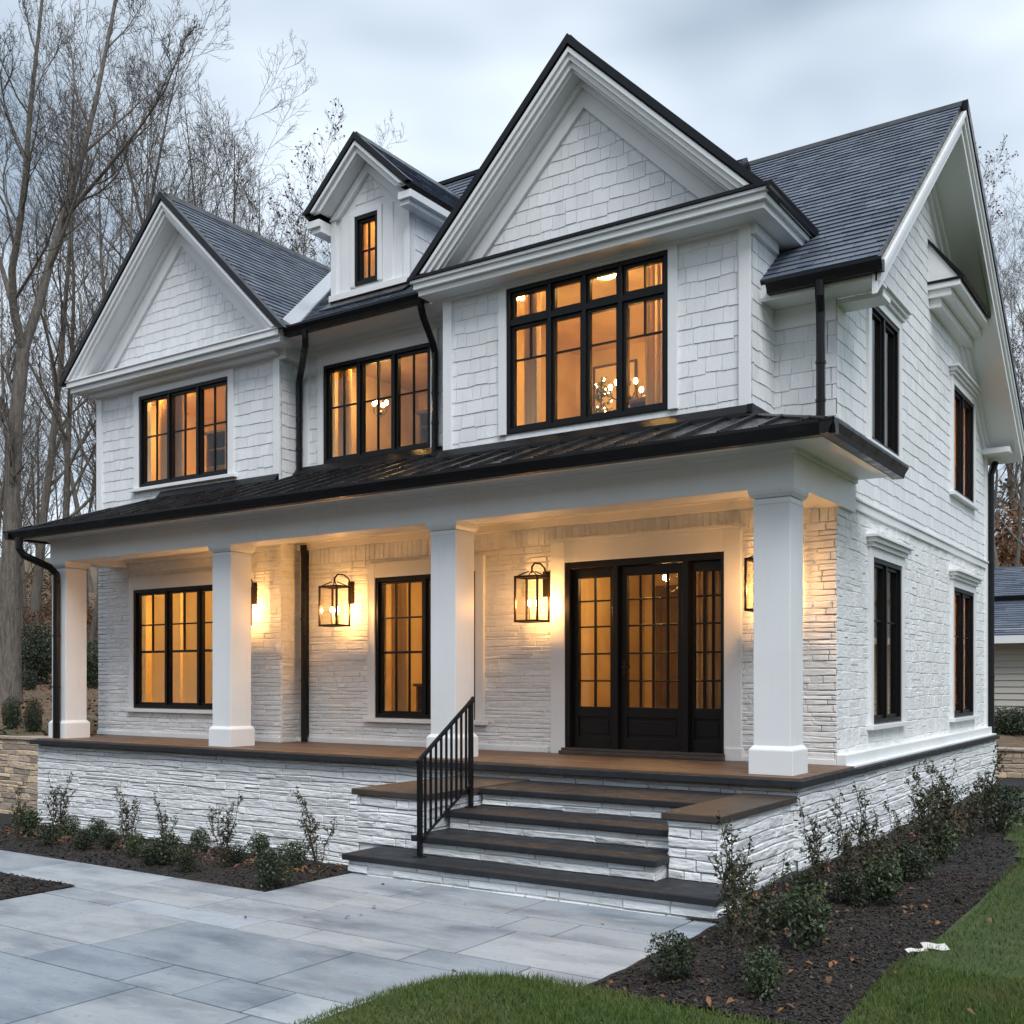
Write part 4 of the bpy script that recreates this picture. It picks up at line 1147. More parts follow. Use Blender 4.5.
cabinet(-9.55, -8.9, 11.75, 12.1, .86, 1.66, 'dark console table behind the porch window by the steps', 'console_table', 'table', 2)
cabinet(-12.95, -12.3, 11.6, 12.0, .86, 2.3, 'dark shelf unit behind the right sash of the left porch window', 'shelf_unit', 'shelves', 4)
cabinet(-5.9, -4.75, 11.25, 11.6, 4.58, 5.02, 'low dark chest under the small chandelier in the bay room', 'chest', 'chest')

# ------------------------------------------------------------------ wall lanterns
def lantern(x, Yw, zc, label):
    t = thing('wall_lantern', label, 'lantern', (x, Yw, zc), 0, 'lit wall lanterns on the porch')
    fr = MB(); w, hh, yc = .158, .265, -.35
    cs_ = [(-w, yc - w * .8), (w, yc - w * .8), (w, yc + w * .8), (-w, yc + w * .8)]
    b_ = .011
    for (px, py) in cs_: fr.box(px - b_, py - b_, -hh, px + b_, py + b_, hh)
    for z_ in (-hh, hh):
        for k in range(4):
            (ax, ay), (bx, by) = cs_[k], cs_[(k + 1) % 4]
            fr.box(min(ax, bx) - b_, min(ay, by) - b_, z_ - b_ * 1.2, max(ax, bx) + b_, max(ay, by) + b_, z_ + b_ * 1.2)
    fr.box(-w, yc - w * .8, -hh - .006, w, yc + w * .8, -hh + .008)
    for (px, py) in cs_: fr.tube([(px, py, hh), (px * .18, yc + (py - yc) * .18, hh + .07)], .008, 5)
    fr.tube([(0, yc, hh + .05), (0, yc, hh + .13)], .012, 6)
    fr.build('cage', M['lantern'], t)
    ar = MB(); ar.box(-.055, -.022, .05, .055, 0, .36)
    ar.tube([(0, -.02, .30), (0, -.07, .40), (0, -.16, .445), (0, -.29, .44), (0, -.35, .385), (0, -.35, .36)], .012, 8)
    ar.build('bracket', M['lantern'], t)
    g_ = MB()
    g_.box(-w + b_, yc - w * .8 - .002, -hh + .01, w - b_, yc - w * .8 + .002, hh - .01)
    for sx in (-w, w): g_.box(sx - .002, yc - w * .8 + b_, -hh + .01, sx + .002, yc + w * .8 - b_, hh - .01)
    g_.build('glass', M['lglass'], t)
    cn = MB(); bl = MB()
    for k in range(3):
        a = 2.1 * k + .5; px, py = .055 * math.cos(a), yc + .055 * math.sin(a)
        cn.tube([(px, py, -hh), (px, py, -hh + .17)], .011, 8)
        bl.ball((px, py, -hh + .215), .019, 8, 6, 1.9)
    cn.build('candle', M['candle'], t); bl.build('bulb', M['bulb'], t)
    return t
lantern(at_y(339, 600, YM).x + .245, YM, 2.76, 'black caged wall lantern lit between the porch downspout and the middle window')
lantern(at_y(533, 590, YM).x + .21, YM, 2.72, 'black caged wall lantern lit to the left of the front door')
lantern(-4.05, YM, 2.75, 'black caged wall lantern lit right of the door, partly behind the end column')
lantern(-11.74, YW, 2.8, 'black caged wall lantern lit on the wing wall behind the second porch column')

# ------------------------------------------------------------------ stair handrail
p0, p1 = Vector((-5.99, 7.42, 0)), Vector((-6.10, 8.34, 0))
hr = thing('stair_handrail', 'black iron handrail with upright bars on the left of the front steps', 'handrail', (p0.x, p0.y, .172), world_parts=True)
def hz_at(t): return 1.04 + t * (1.54 - 1.04)
mb = MB()
mb.tube([p0 + (p0 - p1) * .04 + Vector((0, 0, hz_at(-.04))), p1 + Vector((0, 0, hz_at(1))), p1 + Vector((-.02, .06, 1.57)), p1 + Vector((-.05, .09, 1.56)), p1 + Vector((-.06, .09, 1.50))], .022, 8)
mb.build('handrail', M['black'], hr)
mb = MB(); mb.tube([p0 + Vector((0, 0, .172 + .14)), p1 + Vector((0, 0, .688 + .05))], .014, 6); mb.build('bottom_rail', M['black'], hr)
for (p, zb, ztp) in ((p0, .170, hz_at(0)), (p1, .514, hz_at(1) + .01)):
    q = MB(); q.box(p.x - .02, p.y - .02, zb, p.x + .02, p.y + .02, ztp); q.box(p.x - .045, p.y - .045, zb, p.x + .045, p.y + .045, zb + .012)
    q.build('post', M['black'], hr, bevel=.003)
for k in range(1, 10):
    t_ = k / 10; p = p0.lerp(p1, t_)
    q = MB(); zb = .312 + t_ * (.738 - .312); q.box(p.x - .009, p.y - .009, zb, p.x + .009, p.y + .009, hz_at(t_))
    q.build('baluster', M['black'], hr)

# ------------------------------------------------------------------ ground
def nz(x, y, s=1.0): return math.sin(x * 1.3 * s + 1.7) * math.cos(y * 1.1 * s + .4) * .5 + math.sin(x * 3.1 * s + y * 2.3 * s) * .3 + math.sin(x * 7.3 * s - y * 6.1 * s) * .2
def smooth(a, b, x):
    t = max(0, min(1, (x - a) / (b - a))); return t * t * (3 - 2 * t)
def grid(name, x0, x1, y0, y1, st, zf, m, keep=None):
    nx = max(1, int(round((x1 - x0) / st))); ny = max(1, int(round((y1 - y0) / st)))
    mb = MB()
    for j in range(ny + 1):
        for i in range(nx + 1):
            x, y = x0 + (x1 - x0) * i / nx, y0 + (y1 - y0) * j / ny
            mb.v.append((x, y, zf(x, y)))
    for j in range(ny):
        for i in range(nx):
            xm, ym = x0 + (x1 - x0) * (i + .5) / nx, y0 + (y1 - y0) * (j + .5) / ny
            if keep and not keep(xm, ym): continue
            a = j * (nx + 1) + i
            mb.f.append((a, a + 1, a + nx + 2, a + nx + 1))
    return mb.build(name, m, smooth=True)

M['soil'] = pmat('bare_soil', (0.05, .04, .03), .9, var=((.09, .07, .045), 2, (1, 1, 1), .4, .7), bump=[(12, (1, 1, 1), .8, .05, 5)])
M['mulch'] = pmat('dark_bark_mulch', (0.022, .021, .021), .9, var=((.011, .011, .012), 18, (1, 1, 1), .4, .7), bump=[(45, (1, 1, 1), 1.0, .03, 5)])
M['chip'] = pmat('mulch_chips', (.05, .04, .033), .9, hue=[(.28, .29, .34), (.4, .41, .46), (.55, .52, .50), (1.2, .95, .75), (.42, .42, .46), (.5, .48, .5)])
M['litter'] = pmat('leaf_litter_ground', (0.11, .075, .045), .95, var=[((.20, .13, .07), 3.5, (1, 1, 1), .45, .7), ((.06, .075, .03), .5, (1, 1, 1), .56, .7)], bump=[(20, (1, 1, 1), 1.0, .05, 5)])
M['turf'] = pmat('lawn_soil', (0.035, .06, .016), .95, var=((.06, .085, .025), 5, (1, 1, 1), .4, .7), bump=[(60, (1, 1, 1), .8, .02, 4)])
M['grass'] = pmat('grass_blades', (0.058, .100, .024), .65, spec=.25, var=((.085, .105, .035), 1.6, (1, 1, 1), .42, .7), hue=[(.6, .7, .55), (1, 1, 1), (1.15, 1.1, .8), (1.5, 1.25, .9)])
M['flag'] = pmat('bluestone_flags', (0.32, 0.35, 0.38), .62, island=.17, hue=[(.86, .93, 1.0), (1, 1, 1), (1.06, 1.03, 1.0), (.95, 1.0, 1.06)], spec=.45, rvar=.16,
                 var=[((.155, .185, .22), 1.5, (.8, 1.7, 1), .46, .72), ((.36, .385, .41), 5.0, (.7, 1.9, 1), .55, .8), ((.16, .18, .20), 22, (1, 1, 1), .60, .8)], bump=[(3.2, (.5, 2.2, 1), .6, .035, 6), (30, (1, 1, 1), .3, .005, 5)])
M['joint'] = pmat('sand_joint', (0.035, .033, .03), .95, bump=[(80, (1, 1, 1), .5, .01, 3)])

base = MB(); base.face([(-400, -60, -.9), (400, -60, -.9), (400, 500, -.9), (-400, 500, -.9)])
kind(base.build('ground', M['soil']), 'structure')
# wooded slope behind
def hill(x, y):
    r_ = math.hypot(x, y)
    side = smooth(-13.5, -15.5, x)
    lo = .30 + .5 * side
    z = lo + .055 * max(0, r_ - 19) + .085 * max(0, r_ - 40)
    z += .10 * nz(x, y, .5) * smooth(20, 30, r_)
    if x > -3: z = .35 + (z - .35) * smooth(24, 60, r_)
    return z
kind(grid('hillside', -130, 110, 10.0, 170, 2.0, hill, M['litter'], keep=lambda x, y: (x < -15.9 or y > 21.9)), 'structure')
kind(grid('terrace', -16, 30, 20.98, 23.2, .55, lambda x, y: hill(x, y) + .015, M['litter']), 'structure')
kind(grid('bank', -30, -14.9, 10.0, 21.4, .5, lambda x, y: hill(x, y) + .012, M['litter']), 'structure')
kind(grid('hillside', -110, 110, -75, -9, 3.0, lambda x, y: -.9 + .34 * max(0, -y - 10) + .5 * nz(x, y, .3), M['litter']), 'structure')  # unseen rise behind the camera, added to block low sky light
# patio and path
def flags(rects, seed):
    rnd = random.Random(seed); mb = MB(); jb = MB(); g_ = .0075
    for (x0, x1, y0, y1) in rects:
        jb.box(x0, y0, -.5, x1, y1, -.012)
        y = y0; alt = rnd.randint(0, 1)
        while y < y1 - .02:
            h = rnd.choice([.72, .85, .95]) if alt else rnd.choice([.28, .34, .42])
            alt = 1 - alt
            if y1 - (y + h) < .22: h = y1 - y
            x = x0 - rnd.uniform(0, .4) if h > 0 else x0
            while x < x1:
                w = rnd.uniform(.8, 1.7) if h > .5 else rnd.uniform(.45, 1.15)
                a, b_ = max(x, x0), min(x + w, x1)
                if x1 - b_ < .2: b_ = x1; w = x1 - x + .01
                if b_ - a > .06:
                    split = h > .6 and rnd.random() < .3
                    for (c_, d_) in ([(y, y + h * .62), (y + h * .62, y + h)] if split else [(y, y + h)]):
                        z = rnd.uniform(-.0015, .0015); e1 = .006
                        p = [(a + g_, c_ + g_), (b_ - g_, c_ + g_), (b_ - g_, d_ - g_), (a + g_, d_ - g_)]
                        q = [(a + g_ + e1, c_ + g_ + e1), (b_ - g_ - e1, c_ + g_ + e1), (b_ - g_ - e1, d_ - g_ - e1), (a + g_ + e1, d_ - g_ - e1)]
                        i = len(mb.v)
                        mb.v += [(u_, v_, -.03) for u_, v_ in p] + [(u_, v_, z - .003) for u_, v_ in p] + [(u_, v_, z) for u_, v_ in q]
                        for k in range(4):
                            k2 = (k + 1) % 4
                            mb.f.append((i + k, i + k2, i + 4 + k2, i + 4 + k)); mb.f.append((i + 4 + k, i + 4 + k2, i + 8 + k2, i + 8 + k))
                        mb.f.append((i + 8, i + 9, i + 10, i + 11))
                x += w
            y += h
    return mb, jb
rects = [(-8.11, -3.30, .3, 5.12), (-6.62, -2.99, 5.12, 7.20), (-26, -6.62, 5.40, 6.17), (-8.11, -6.62, 5.12, 5.40)]
fm, jm = flags(rects, 8)
kind(fm.build('patio', M['flag']), 'structure'); kind(jm.build('patio_joints', M['joint']), 'structure')
# planting beds
def bed_l(x, y):
    z = -.46 * smooth(6.35, 9.35, y) * smooth(-6.62, -7.3, x) - .015
    return z + .018 * nz(x, y, 3) + .02 * smooth(6.2, 6.5, y)
kind(grid('left_bed', -27, -6.60, 6.15, 9.98, .09, bed_l, M['mulch']), 'structure')
kind(grid('corner_bed', -26, -8.10, -2, 5.42, .2, lambda x, y: .01 + .012 * nz(x, y, 3), M['mulch']), 'structure')
kind(grid('rear_path', -16, -3.25, 19.0, 20.75, .25, lambda x, y: .005 + .015 * nz(x, y, 2), M['mulch']), 'structure')
# lawn
def edge_x(y): return -1.60 - .55 * smooth(10.5, 13.5, y) - .5 * smooth(13, 19, y) + .05 * math.sin(y * 1.7)
def in_lawn(x, y):
    if y > 5.12: return x > edge_x(y)
    if y > 4.55: return x > -3.80 + (y - 4.55) ** 2 * 1.6
    return x > -3.83
def bed_r(x, y): return .012 + .018 * nz(x, y, 3) + .03 * smooth(-2.95, -2.6, x) * (1 - smooth(-1.9, -1.55, x))
kind(grid('right_bed', -3.3, -1.3, 5.0, 21.0, .09, bed_r, M['mulch'], keep=lambda x, y: (x > -3.0 or y > 7.15) and not in_lawn(x - .14, y - (.10 if y < 5.3 else 0))), 'structure')
def lawn_z(x, y): return .050 + .02 * nz(x, y, .8) + .05 * smooth(5.15, 4.6, y) * smooth(-3.85, -3.4, x) * smooth(-1.6, -2.6, x)
kind(grid('lawn', -3.9, 40, -6, 5.2, .14, lawn_z, M['turf'], keep=in_lawn), 'structure')
kind(grid('side_lawn', -3.0, 40, 5.2, 21.2, .14, lambda x, y: lawn_z(x, y) + .0, M['turf'], keep=in_lawn), 'structure')
# grass blades
def grass_mesh(n, seed):
    rg = np.random.default_rng(seed)
    xs_ = []; ys_ = []
    dens = [(-3.85, 1.2, 3.6, 6.6, n // 2), (-2.7, 3.2, 6.6, 14.5, n // 2)]
    P = []
    for (a, b_, c_, d_, k) in dens:
        x = rg.uniform(a, b_, k); y = rg.uniform(c_, d_, k)
        msk = np.array([in_lawn(p, q) for p, q in zip(x, y)]); P.append(np.stack([x[msk], y[msk]], 1))
    P = np.concatenate(P); k = len(P)
    z = np.array([lawn_z(p, q) for p, q in P])
    h = rg.uniform(.018, .052, k) * (1 + .35 * np.sin(P[:, 0] * 2.1) * np.cos(P[:, 1] * 1.7)); a = rg.uniform(0, 6.283, k); w = rg.uniform(.0018, .0036, k)
    ln = rg.uniform(0, .045, k); b_ = rg.uniform(0, 6.283, k)
    base_ = np.stack([P[:, 0], P[:, 1], z - .004], 1); side = np.stack([np.cos(a), np.sin(a), np.zeros(k)], 1) * w[:, None]
    tip = base_ + np.stack([np.cos(b_) * ln, np.sin(b_) * ln, h], 1)
    V = np.empty((k, 3, 3)); V[:, 0] = base_ - side; V[:, 1] = base_ + side; V[:, 2] = tip
    return V.reshape(-1, 3)
kind(np_mesh('grass', grass_mesh(260000, 4), 3, M['grass']), 'stuff')
# mulch chips
def chips(n, box, zf, ok, seed, smin=.006, smax=.019, tilt=.5, lift=.012):
    rg = np.random.default_rng(seed)
    x = rg.uniform(box[0], box[1], n); y = rg.uniform(box[2], box[3], n)
    m_ = np.array([ok(a, b) for a, b in zip(x, y)]); x, y = x[m_], y[m_]; k = len(x)
    z = np.array([zf(a, b) for a, b in zip(x, y)]) + rg.uniform(.002, lift, k)
    a = rg.uniform(0, 6.283, k); L = rg.uniform(smin, smax, k); W = L * rg.uniform(.3, .7, k)
    tx, ty = rg.uniform(-tilt, tilt, k), rg.uniform(-tilt, tilt, k)
    u_ = np.stack([np.cos(a), np.sin(a), tx], 1) * L[:, None]; v_ = np.stack([-np.sin(a), np.cos(a), ty], 1) * W[:, None]
    c_ = np.stack([x, y, z], 1)
    V = np.empty((k, 4, 3)); V[:, 0] = c_ - u_ * rg.uniform(.6, 1.1, (k, 1)); V[:, 1] = c_ - v_; V[:, 2] = c_ + u_; V[:, 3] = c_ + v_ * rg.uniform(.6, 1.2, (k, 1))
    return V.reshape(-1, 3)
okr = lambda x, y: (x > -3.0 or y > 7.4) and not in_lawn(x - .03, y) and x > -3.2
vv = np.concatenate([chips(52000, (-3.2, -1.45, 5.1, 10), bed_r, okr, 5), chips(16000, (-3.2, -1.6, 10, 19), bed_r, okr, 6, .010, .026),
                     chips(42000, (-15.5, -6.62, 6.17, 9.45), bed_l, lambda x, y: True, 7, .008, .024), chips(14000, (-11, -8.11, 3.5, 5.4), lambda x, y: .012, lambda x, y: True, 8, .008, .024)])
kind(np_mesh('wood_chips', vv, 4, M['chip']), 'stuff')
# fallen leaves
def leaf_shapes(n, box, zf, ok, seed, smin=.012, smax=.03, tilt=.6, lift=.02):
    rg = np.random.default_rng(seed); q = chips(n, box, zf, ok, seed, smin, smax, tilt, lift).reshape(-1, 4, 3)
    c_ = q.mean(axis=1); u_ = (q[:, 2] - q[:, 0]) * .5; v_ = (q[:, 3] - q[:, 1]) * .55; n_ = np.array([0, 0, 1.0])
    ln = np.linalg.norm(u_, axis=1)[:, None]
    prof = [(-1, 0), (-.55, -.75), (.1, -1.0), (.55, -.45), (1.05, 0), (.5, .6), (.05, .9), (-.6, .65)]
    V = np.empty((len(q), 8, 3))
    for i, (a, b_) in enumerate(prof):
        V[:, i] = c_ + u_ * a * rg.uniform(.8, 1.15, (len(q), 1)) + v_ * b_ * rg.uniform(.7, 1.2, (len(q), 1)) + n_ * ln * (abs(b_) * .35 + rg.uniform(-.12, .12, (len(q), 1)))
    return V.reshape(-1, 3)
M['leaf'] = pmat('fallen_leaf', (.19, .095, .038), .8, hue=[(.35, .42, .5), (.6, .6, .7), (1, .9, .9), (1.35, 1.0, .75), (.5, .55, .7), (.8, 1.0, 1.5)])
rg = np.random.default_rng(12)
def near_plants(x, y): return True
lv = np.concatenate([
    leaf_shapes(650, (-3.15, -2.35, 7.3, 15), bed_r, okr, 21, .014, .036, .8, .03), leaf_shapes(230, (-3.0, -1.7, 5.2, 9), bed_r, okr, 22, .012, .03, .8, .02),
    leaf_shapes(1100, (-15, -6.7, 6.9, 9.4), bed_l, lambda x, y: True, 23, .016, .038, .8, .03), leaf_shapes(70, (-3.8, 1, 4.2, 11), lambda x, y: lawn_z(x, y) + .04, in_lawn, 24, .012, .028, .6, .02),
    leaf_shapes(10, (-6, -3.1, 5.1, 7.1), lambda x, y: .0, lambda x, y: True, 25, .015, .03, .4, .015),
    leaf_shapes(9000, (-30, -15.3, 10, 32), lambda x, y: hill(x, y) + .012, lambda x, y: True, 26, .03, .07, .8, .05)])
kind(np_mesh('fallen_leaves', lv, 8, M['leaf']), 'stuff')
# paper scrap on the lawn edge
c = on_z(928, 949, .06)
mb = MB()
def sheet(mb, c, L, W, a, bend, z):
    for i in range(6):
        for j in range(3):
            q = []
            for (p, r_) in ((i, j), (i + 1, j), (i + 1, j + 1), (i, j + 1)):
                u_, v_ = (p / 6 - .5) * L, (r_ / 3 - .5) * W
                x = c.x + u_ * math.cos(a) - v_ * math.sin(a); y = c.y + u_ * math.sin(a) + v_ * math.cos(a)
                q.append((x, y, z + bend * math.sin(p * 1.1) * .5 + bend * (v_ / W)))
            mb.hexa([(x, y, zz) for x, y, zz in q] + [(x, y, zz + .002) for x, y, zz in q])
M['paper'] = pmat('white_paper', (.62, .60, .57), .8)
sheet(mb, c + Vector((.03, .05, 0)), .15, .12, .45, .010, .070); sheet(mb, c + Vector((-.05, -.08, 0)), .15, .035, .9, .012, .062)
tag(mb.build('paper_scrap', M['paper']), 'torn white paper scrap lying on the lawn edge beside the bed', 'paper')

# ------------------------------------------------------------------ plants in the beds
M['leafg'] = pmat('boxwood_leaf', (.042, .062, .026), .5, hue=[(.5, .6, .6), (1, 1, 1), (1.3, 1.25, 1.0), (.8, .9, .9)])
M['leafd'] = pmat('dark_evergreen_leaf', (.022, .036, .016), .5, hue=[(.5, .6, .6), (1, 1, 1), (1.4, 1.3, 1.0)])
M['leafb'] = pmat('tall_shrub_leaf', (.038, .047, .022), .6, hue=[(.5, .55, .5), (1, 1, 1), (1.5, 1.1, .7), (.8, .95, .8)])
M['brown'] = pmat('dead_brown_leaf', (.14, .075, .035), .8, hue=[(.5, .5, .5), (1, 1, 1), (1.5, 1.25, 1.0), (.8, .8, .8)])
M['stem'] = pmat('plant_stem', (.055, .042, .03), .8)
M['bark'] = pmat('grey_tree_bark', (.165, .145, .122), .9, var=((.085, .074, .062), 5, (4, 4, .6), .4, .7), bump=[(9, (4, 4, .7), 1.0, .05, 5)])
M['twig'] = pmat('tree_twigs', (.088, .075, .064), .9)

def leaf_quads(rg, C, L, Wf=.5):
    k = len(C)
    n = rg.normal(size=(k, 3)); n[:, 2] = np.abs(n[:, 2]) + .2; n /= np.linalg.norm(n, axis=1)[:, None]
    t = np.cross(n, rg.normal(size=(k, 3))); t /= np.linalg.norm(t, axis=1)[:, None]; s = np.cross(n, t)
    L = L[:, None]
    V = np.empty((k, 4, 3)); V[:, 0] = C - t * L * .5; V[:, 1] = C + s * L * Wf * .5 + n * L * .08; V[:, 2] = C + t * L * .5; V[:, 3] = C - s * L * Wf * .5 + n * L * .08
    return V
def bush_pts(rg, n, rx, rz, lumps=9):
    d = rg.normal(size=(n, 3)); d /= np.linalg.norm(d, axis=1)[:, None]
    ld = rg.normal(size=(lumps, 3)); ld /= np.linalg.norm(ld, axis=1)[:, None]
    amp = .72 + .35 * np.max(np.clip(d @ ld.T, 0, 1) ** 5, axis=1)
    r_ = rg.uniform(0, 1, n) ** .38 * amp
    P = d * r_[:, None] * np.array([rx, rx, rz]); P[:, 2] += rz * .9
    return P[P[:, 2] > 0]
def bush(name, label, cat, seed, n=1500, rx=.17, rz=.17, size=(.016, .034), mat='leafg', group=None):
    rg = np.random.default_rng(seed)
    t = thing(name, label, cat, (0, 0, 0), 0, group)
    P = bush_pts(rg, n, rx, rz)
    np_mesh('foliage', leaf_quads(rg, P, rg.uniform(*size, len(P))).reshape(-1, 3), 4, M[mat], t)
    st = MB()
    for k in range(9):
        a = rg.uniform(0, 6.28); q = rg.uniform(.4, .85)
        st.tube([(0, 0, -.02), (math.cos(a) * rx * q * .5, math.sin(a) * rx * q * .5, rz * .8), (math.cos(a) * rx * q, math.sin(a) * rx * q, rz * (1.0 + .6 * rg.uniform()))], [.006, .004, .002], 4)
    st.build('stem', M['stem'], t)
    return t
def tall_plant(name, label, cat, seed, h=.78, stems=7, mat='leafb', spread=.16, leafn=85, size=(.02, .045), group=None):
    rg = np.random.default_rng(seed); rr = random.Random(seed)
    t = thing(name, label, cat, (0, 0, 0), 0, group)
    st = MB(); C = []
    for k in range(stems):
        a = rr.uniform(0, 6.28); L = h * rr.uniform(.6, 1.05); sp = spread * rr.uniform(.3, 1.2)
        p = [Vector((0, 0, -.02))]
        for i in range(1, 7):
            f = i / 6
            p.append(Vector((math.cos(a) * sp * f ** 1.2 + rr.uniform(-.018, .018), math.sin(a) * sp * f ** 1.2 + rr.uniform(-.018, .018), L * f)))
        st.tube(p, [.006 - .0042 * i / 6 for i in range(7)], 4)
        for b_ in range(5):
            i = rr.randint(2, 5); q = p[i]; aa = rr.uniform(0, 6.28); l2 = rr.uniform(.06, .16)
            q2 = q + Vector((math.cos(aa) * l2 * .6, math.sin(aa) * l2 * .6, l2 * .8))
            st.tube([q, q2], [.003, .0015], 3)
            for _ in range(leafn // 8): C.append(q.lerp(q2, rr.uniform(.2, 1.05)) + Vector([rr.gauss(0, .010) for _ in range(3)]))
        for _ in range(leafn):
            f = rr.uniform(.12, 1) ** 1.0 * 6; i = min(5, int(f)); q = p[i].lerp(p[i + 1], f - i)
            dens = 1 - .5 * (f / 6)
            if rr.random() < dens: C.append(q + Vector([rr.gauss(0, .02 + .02 * (1 - f / 6)) for _ in range(3)]))
    C = np.array([tuple(c) for c in C])
    np_mesh('foliage', leaf_quads(rg, C, rg.uniform(*size, len(C)), .45).reshape(-1, 3), 4, M[mat], t)
    st.build('stem', M['stem'], t)
    return t
np_mesh('foliage', leaf_quads(np.random.default_rng(6), TREE_LEAVES[1], np.random.default_rng(7).uniform(.03, .06, len(TREE_LEAVES[1])), .4).reshape(-1, 3), 4, M['leafg'], TREE_LEAVES[0])
def on_bed(px, py, zf):
    z = 0.0
    for _ in range(12):
        p = on_z(px, py, z); z = .5 * z + .5 * zf(p.x, p.y)
    p = on_z(px, py, z); p.z = zf(p.x, p.y); return p
ORD = ['nearest', 'second', 'third', 'fourth', 'fifth', 'sixth', 'seventh', 'eighth', 'ninth', 'tenth', 'eleventh', 'twelfth', 'thirteenth', 'fourteenth', 'fifteenth']
bush_src = [bush('round_shrub', 'x', 'shrub', 200, n=1500), bush('round_shrub', 'x', 'shrub', 201, n=1900, mat='leafd', size=(.014, .028)), bush('round_shrub', 'x', 'shrub', 202, n=1100, rx=.155, rz=.19, size=(.02, .042)), bush('round_shrub', 'x', 'shrub', 203, n=1500, rx=.19, rz=.15, mat='leafd', size=(.016, .034))]
tall_src = [tall_plant('tall_shrub', 'x', 'shrub', 220 + k, stems=5 + k) for k in range(3)]
used = set()
def put(src, i, loc, rz, s, label, group):
    k = i % len(src)
    if id(src[k]) not in used:
        used.add(id(src[k])); o = src[k]; o.location = loc; o.rotation_euler = (0, 0, rz); o.scale = s if hasattr(s, '__len__') else (s,) * 3
        o['label'] = label; o['group'] = group; return o
    return dup(src[k], loc, rz, s, label, group)
rnd = random.Random(77)
# left bed: (pixel of the foot, size), from the steps leftwards
rl = [(294, 868, 1.15), (272, 888, 1.25), (260, 858, 1.0), (187, 872, .85), (168, 862, .95), (157, 866, 1.0), (110, 850, .8), (98, 840, .95), (84, 850, .85), (70, 836, 1.05), (28, 836, 1.1), (200, 850, 1.0), (236, 866, .8), (136, 858, .85), (48, 846, .9)]
rl.sort(key=lambda q: -q[0])
for i, (px, py, s) in enumerate(rl):
    put(bush_src, i, on_bed(px, py, bed_l), rnd.uniform(0, 6), s, ('small round evergreen shrub in the left bed, %s from the steps' % ('nearest one' if i == 0 else ORD[i])), 'round shrubs in the left bed')
tl = [(318, 876, 1.0), (223, 868, .95), (214, 846, 1.05), (167, 848, .9), (128, 856, .95), (58, 838, 1.05), (18, 842, .8)]
for i, (px, py, s) in enumerate(tl):
    put(tall_src, i, on_bed(px, py, bed_l), rnd.uniform(0, 6), (s, s, s * rnd.uniform(.95, 1.1)), ('thin upright leafy shrub against the porch wall, %s from the steps' % ('nearest one' if i == 0 else ORD[i])), 'tall thin shrubs in the left bed')
# right bed
rr_ = [(674, 980, 1.25), (808, 950, 1.3), (780, 930, 1.0), (806, 898, .95), (852, 905, 1.25), (884, 905, 1.35), (912, 880, 1.3), (942, 860, 1.35), (1000, 832, 2.0), (764, 1000, .9)]
lab_r = ['bushy round shrub at the patio corner, alone in the dark mulch', 'dense glossy round shrub in the mulch in front of the right cheek wall', 'low round shrub behind the glossy one by the right cheek wall', 'small dark round shrub at the porch corner foundation',
         'round shrub beside a twiggy one under the first side window', 'broad dark round shrub in the middle of the right bed', 'round shrub in the right bed just past its middle', 'round shrub in the far half of the right bed', 'large dark bush at the rear corner of the house', 'low sprig of shrub nearest the viewer in the mulch']
for i, ((px, py, s), lb) in enumerate(zip(rr_, lab_r)):
    put(bush_src, i + 1, on_bed(px, py, bed_r), rnd.uniform(0, 6), (s * .84, s * .84, s * .84 * rnd.uniform(.9, 1.2)), lb, 'round shrubs in the right bed')
tr_ = [(732, 945, 1.1), (757, 985, .95), (742, 935, .9), (846, 902, 1.05), (905, 880, .9), (932, 862, 1.15), (955, 850, 1.15), (970, 842, 1.0), (880, 900, .85), (866, 886, 1.1), (922, 868, 1.2), (945, 852, 1.2), (985, 836, 1.3), (820, 900, 1.0)]
lab_t = ['tallest thin shrub at the right foot of the front steps', 'loose twiggy shrub in the mulch right of the patio edge', 'thin shrub behind the tallest one by the front steps', 'twiggy bare stemmed shrub under the first side window', 'thin shrub against the side foundation before the middle',
         'upright thin shrub against the side foundation past the middle', 'upright thin shrub two thirds along the side foundation', 'upright thin shrub near the rear corner of the side wall', 'short thin shrub leaning out over the middle of the right bed', 'leafy thin shrub close to the side foundation between the two nearest twiggy ones', 'thin shrub close to the side foundation under the gap between the side windows', 'tall thin shrub close to the side foundation under the farther side window', 'last thin shrub in front of the bush at the rear house corner', 'first thin shrub on the side foundation past the porch corner']
for i, ((px, py, s), lb) in enumerate(zip(tr_, lab_t)):
    put(tall_src, i, on_bed(px, py, bed_r), rnd.uniform(0, 6), s, lb, 'tall thin shrubs in the right bed')

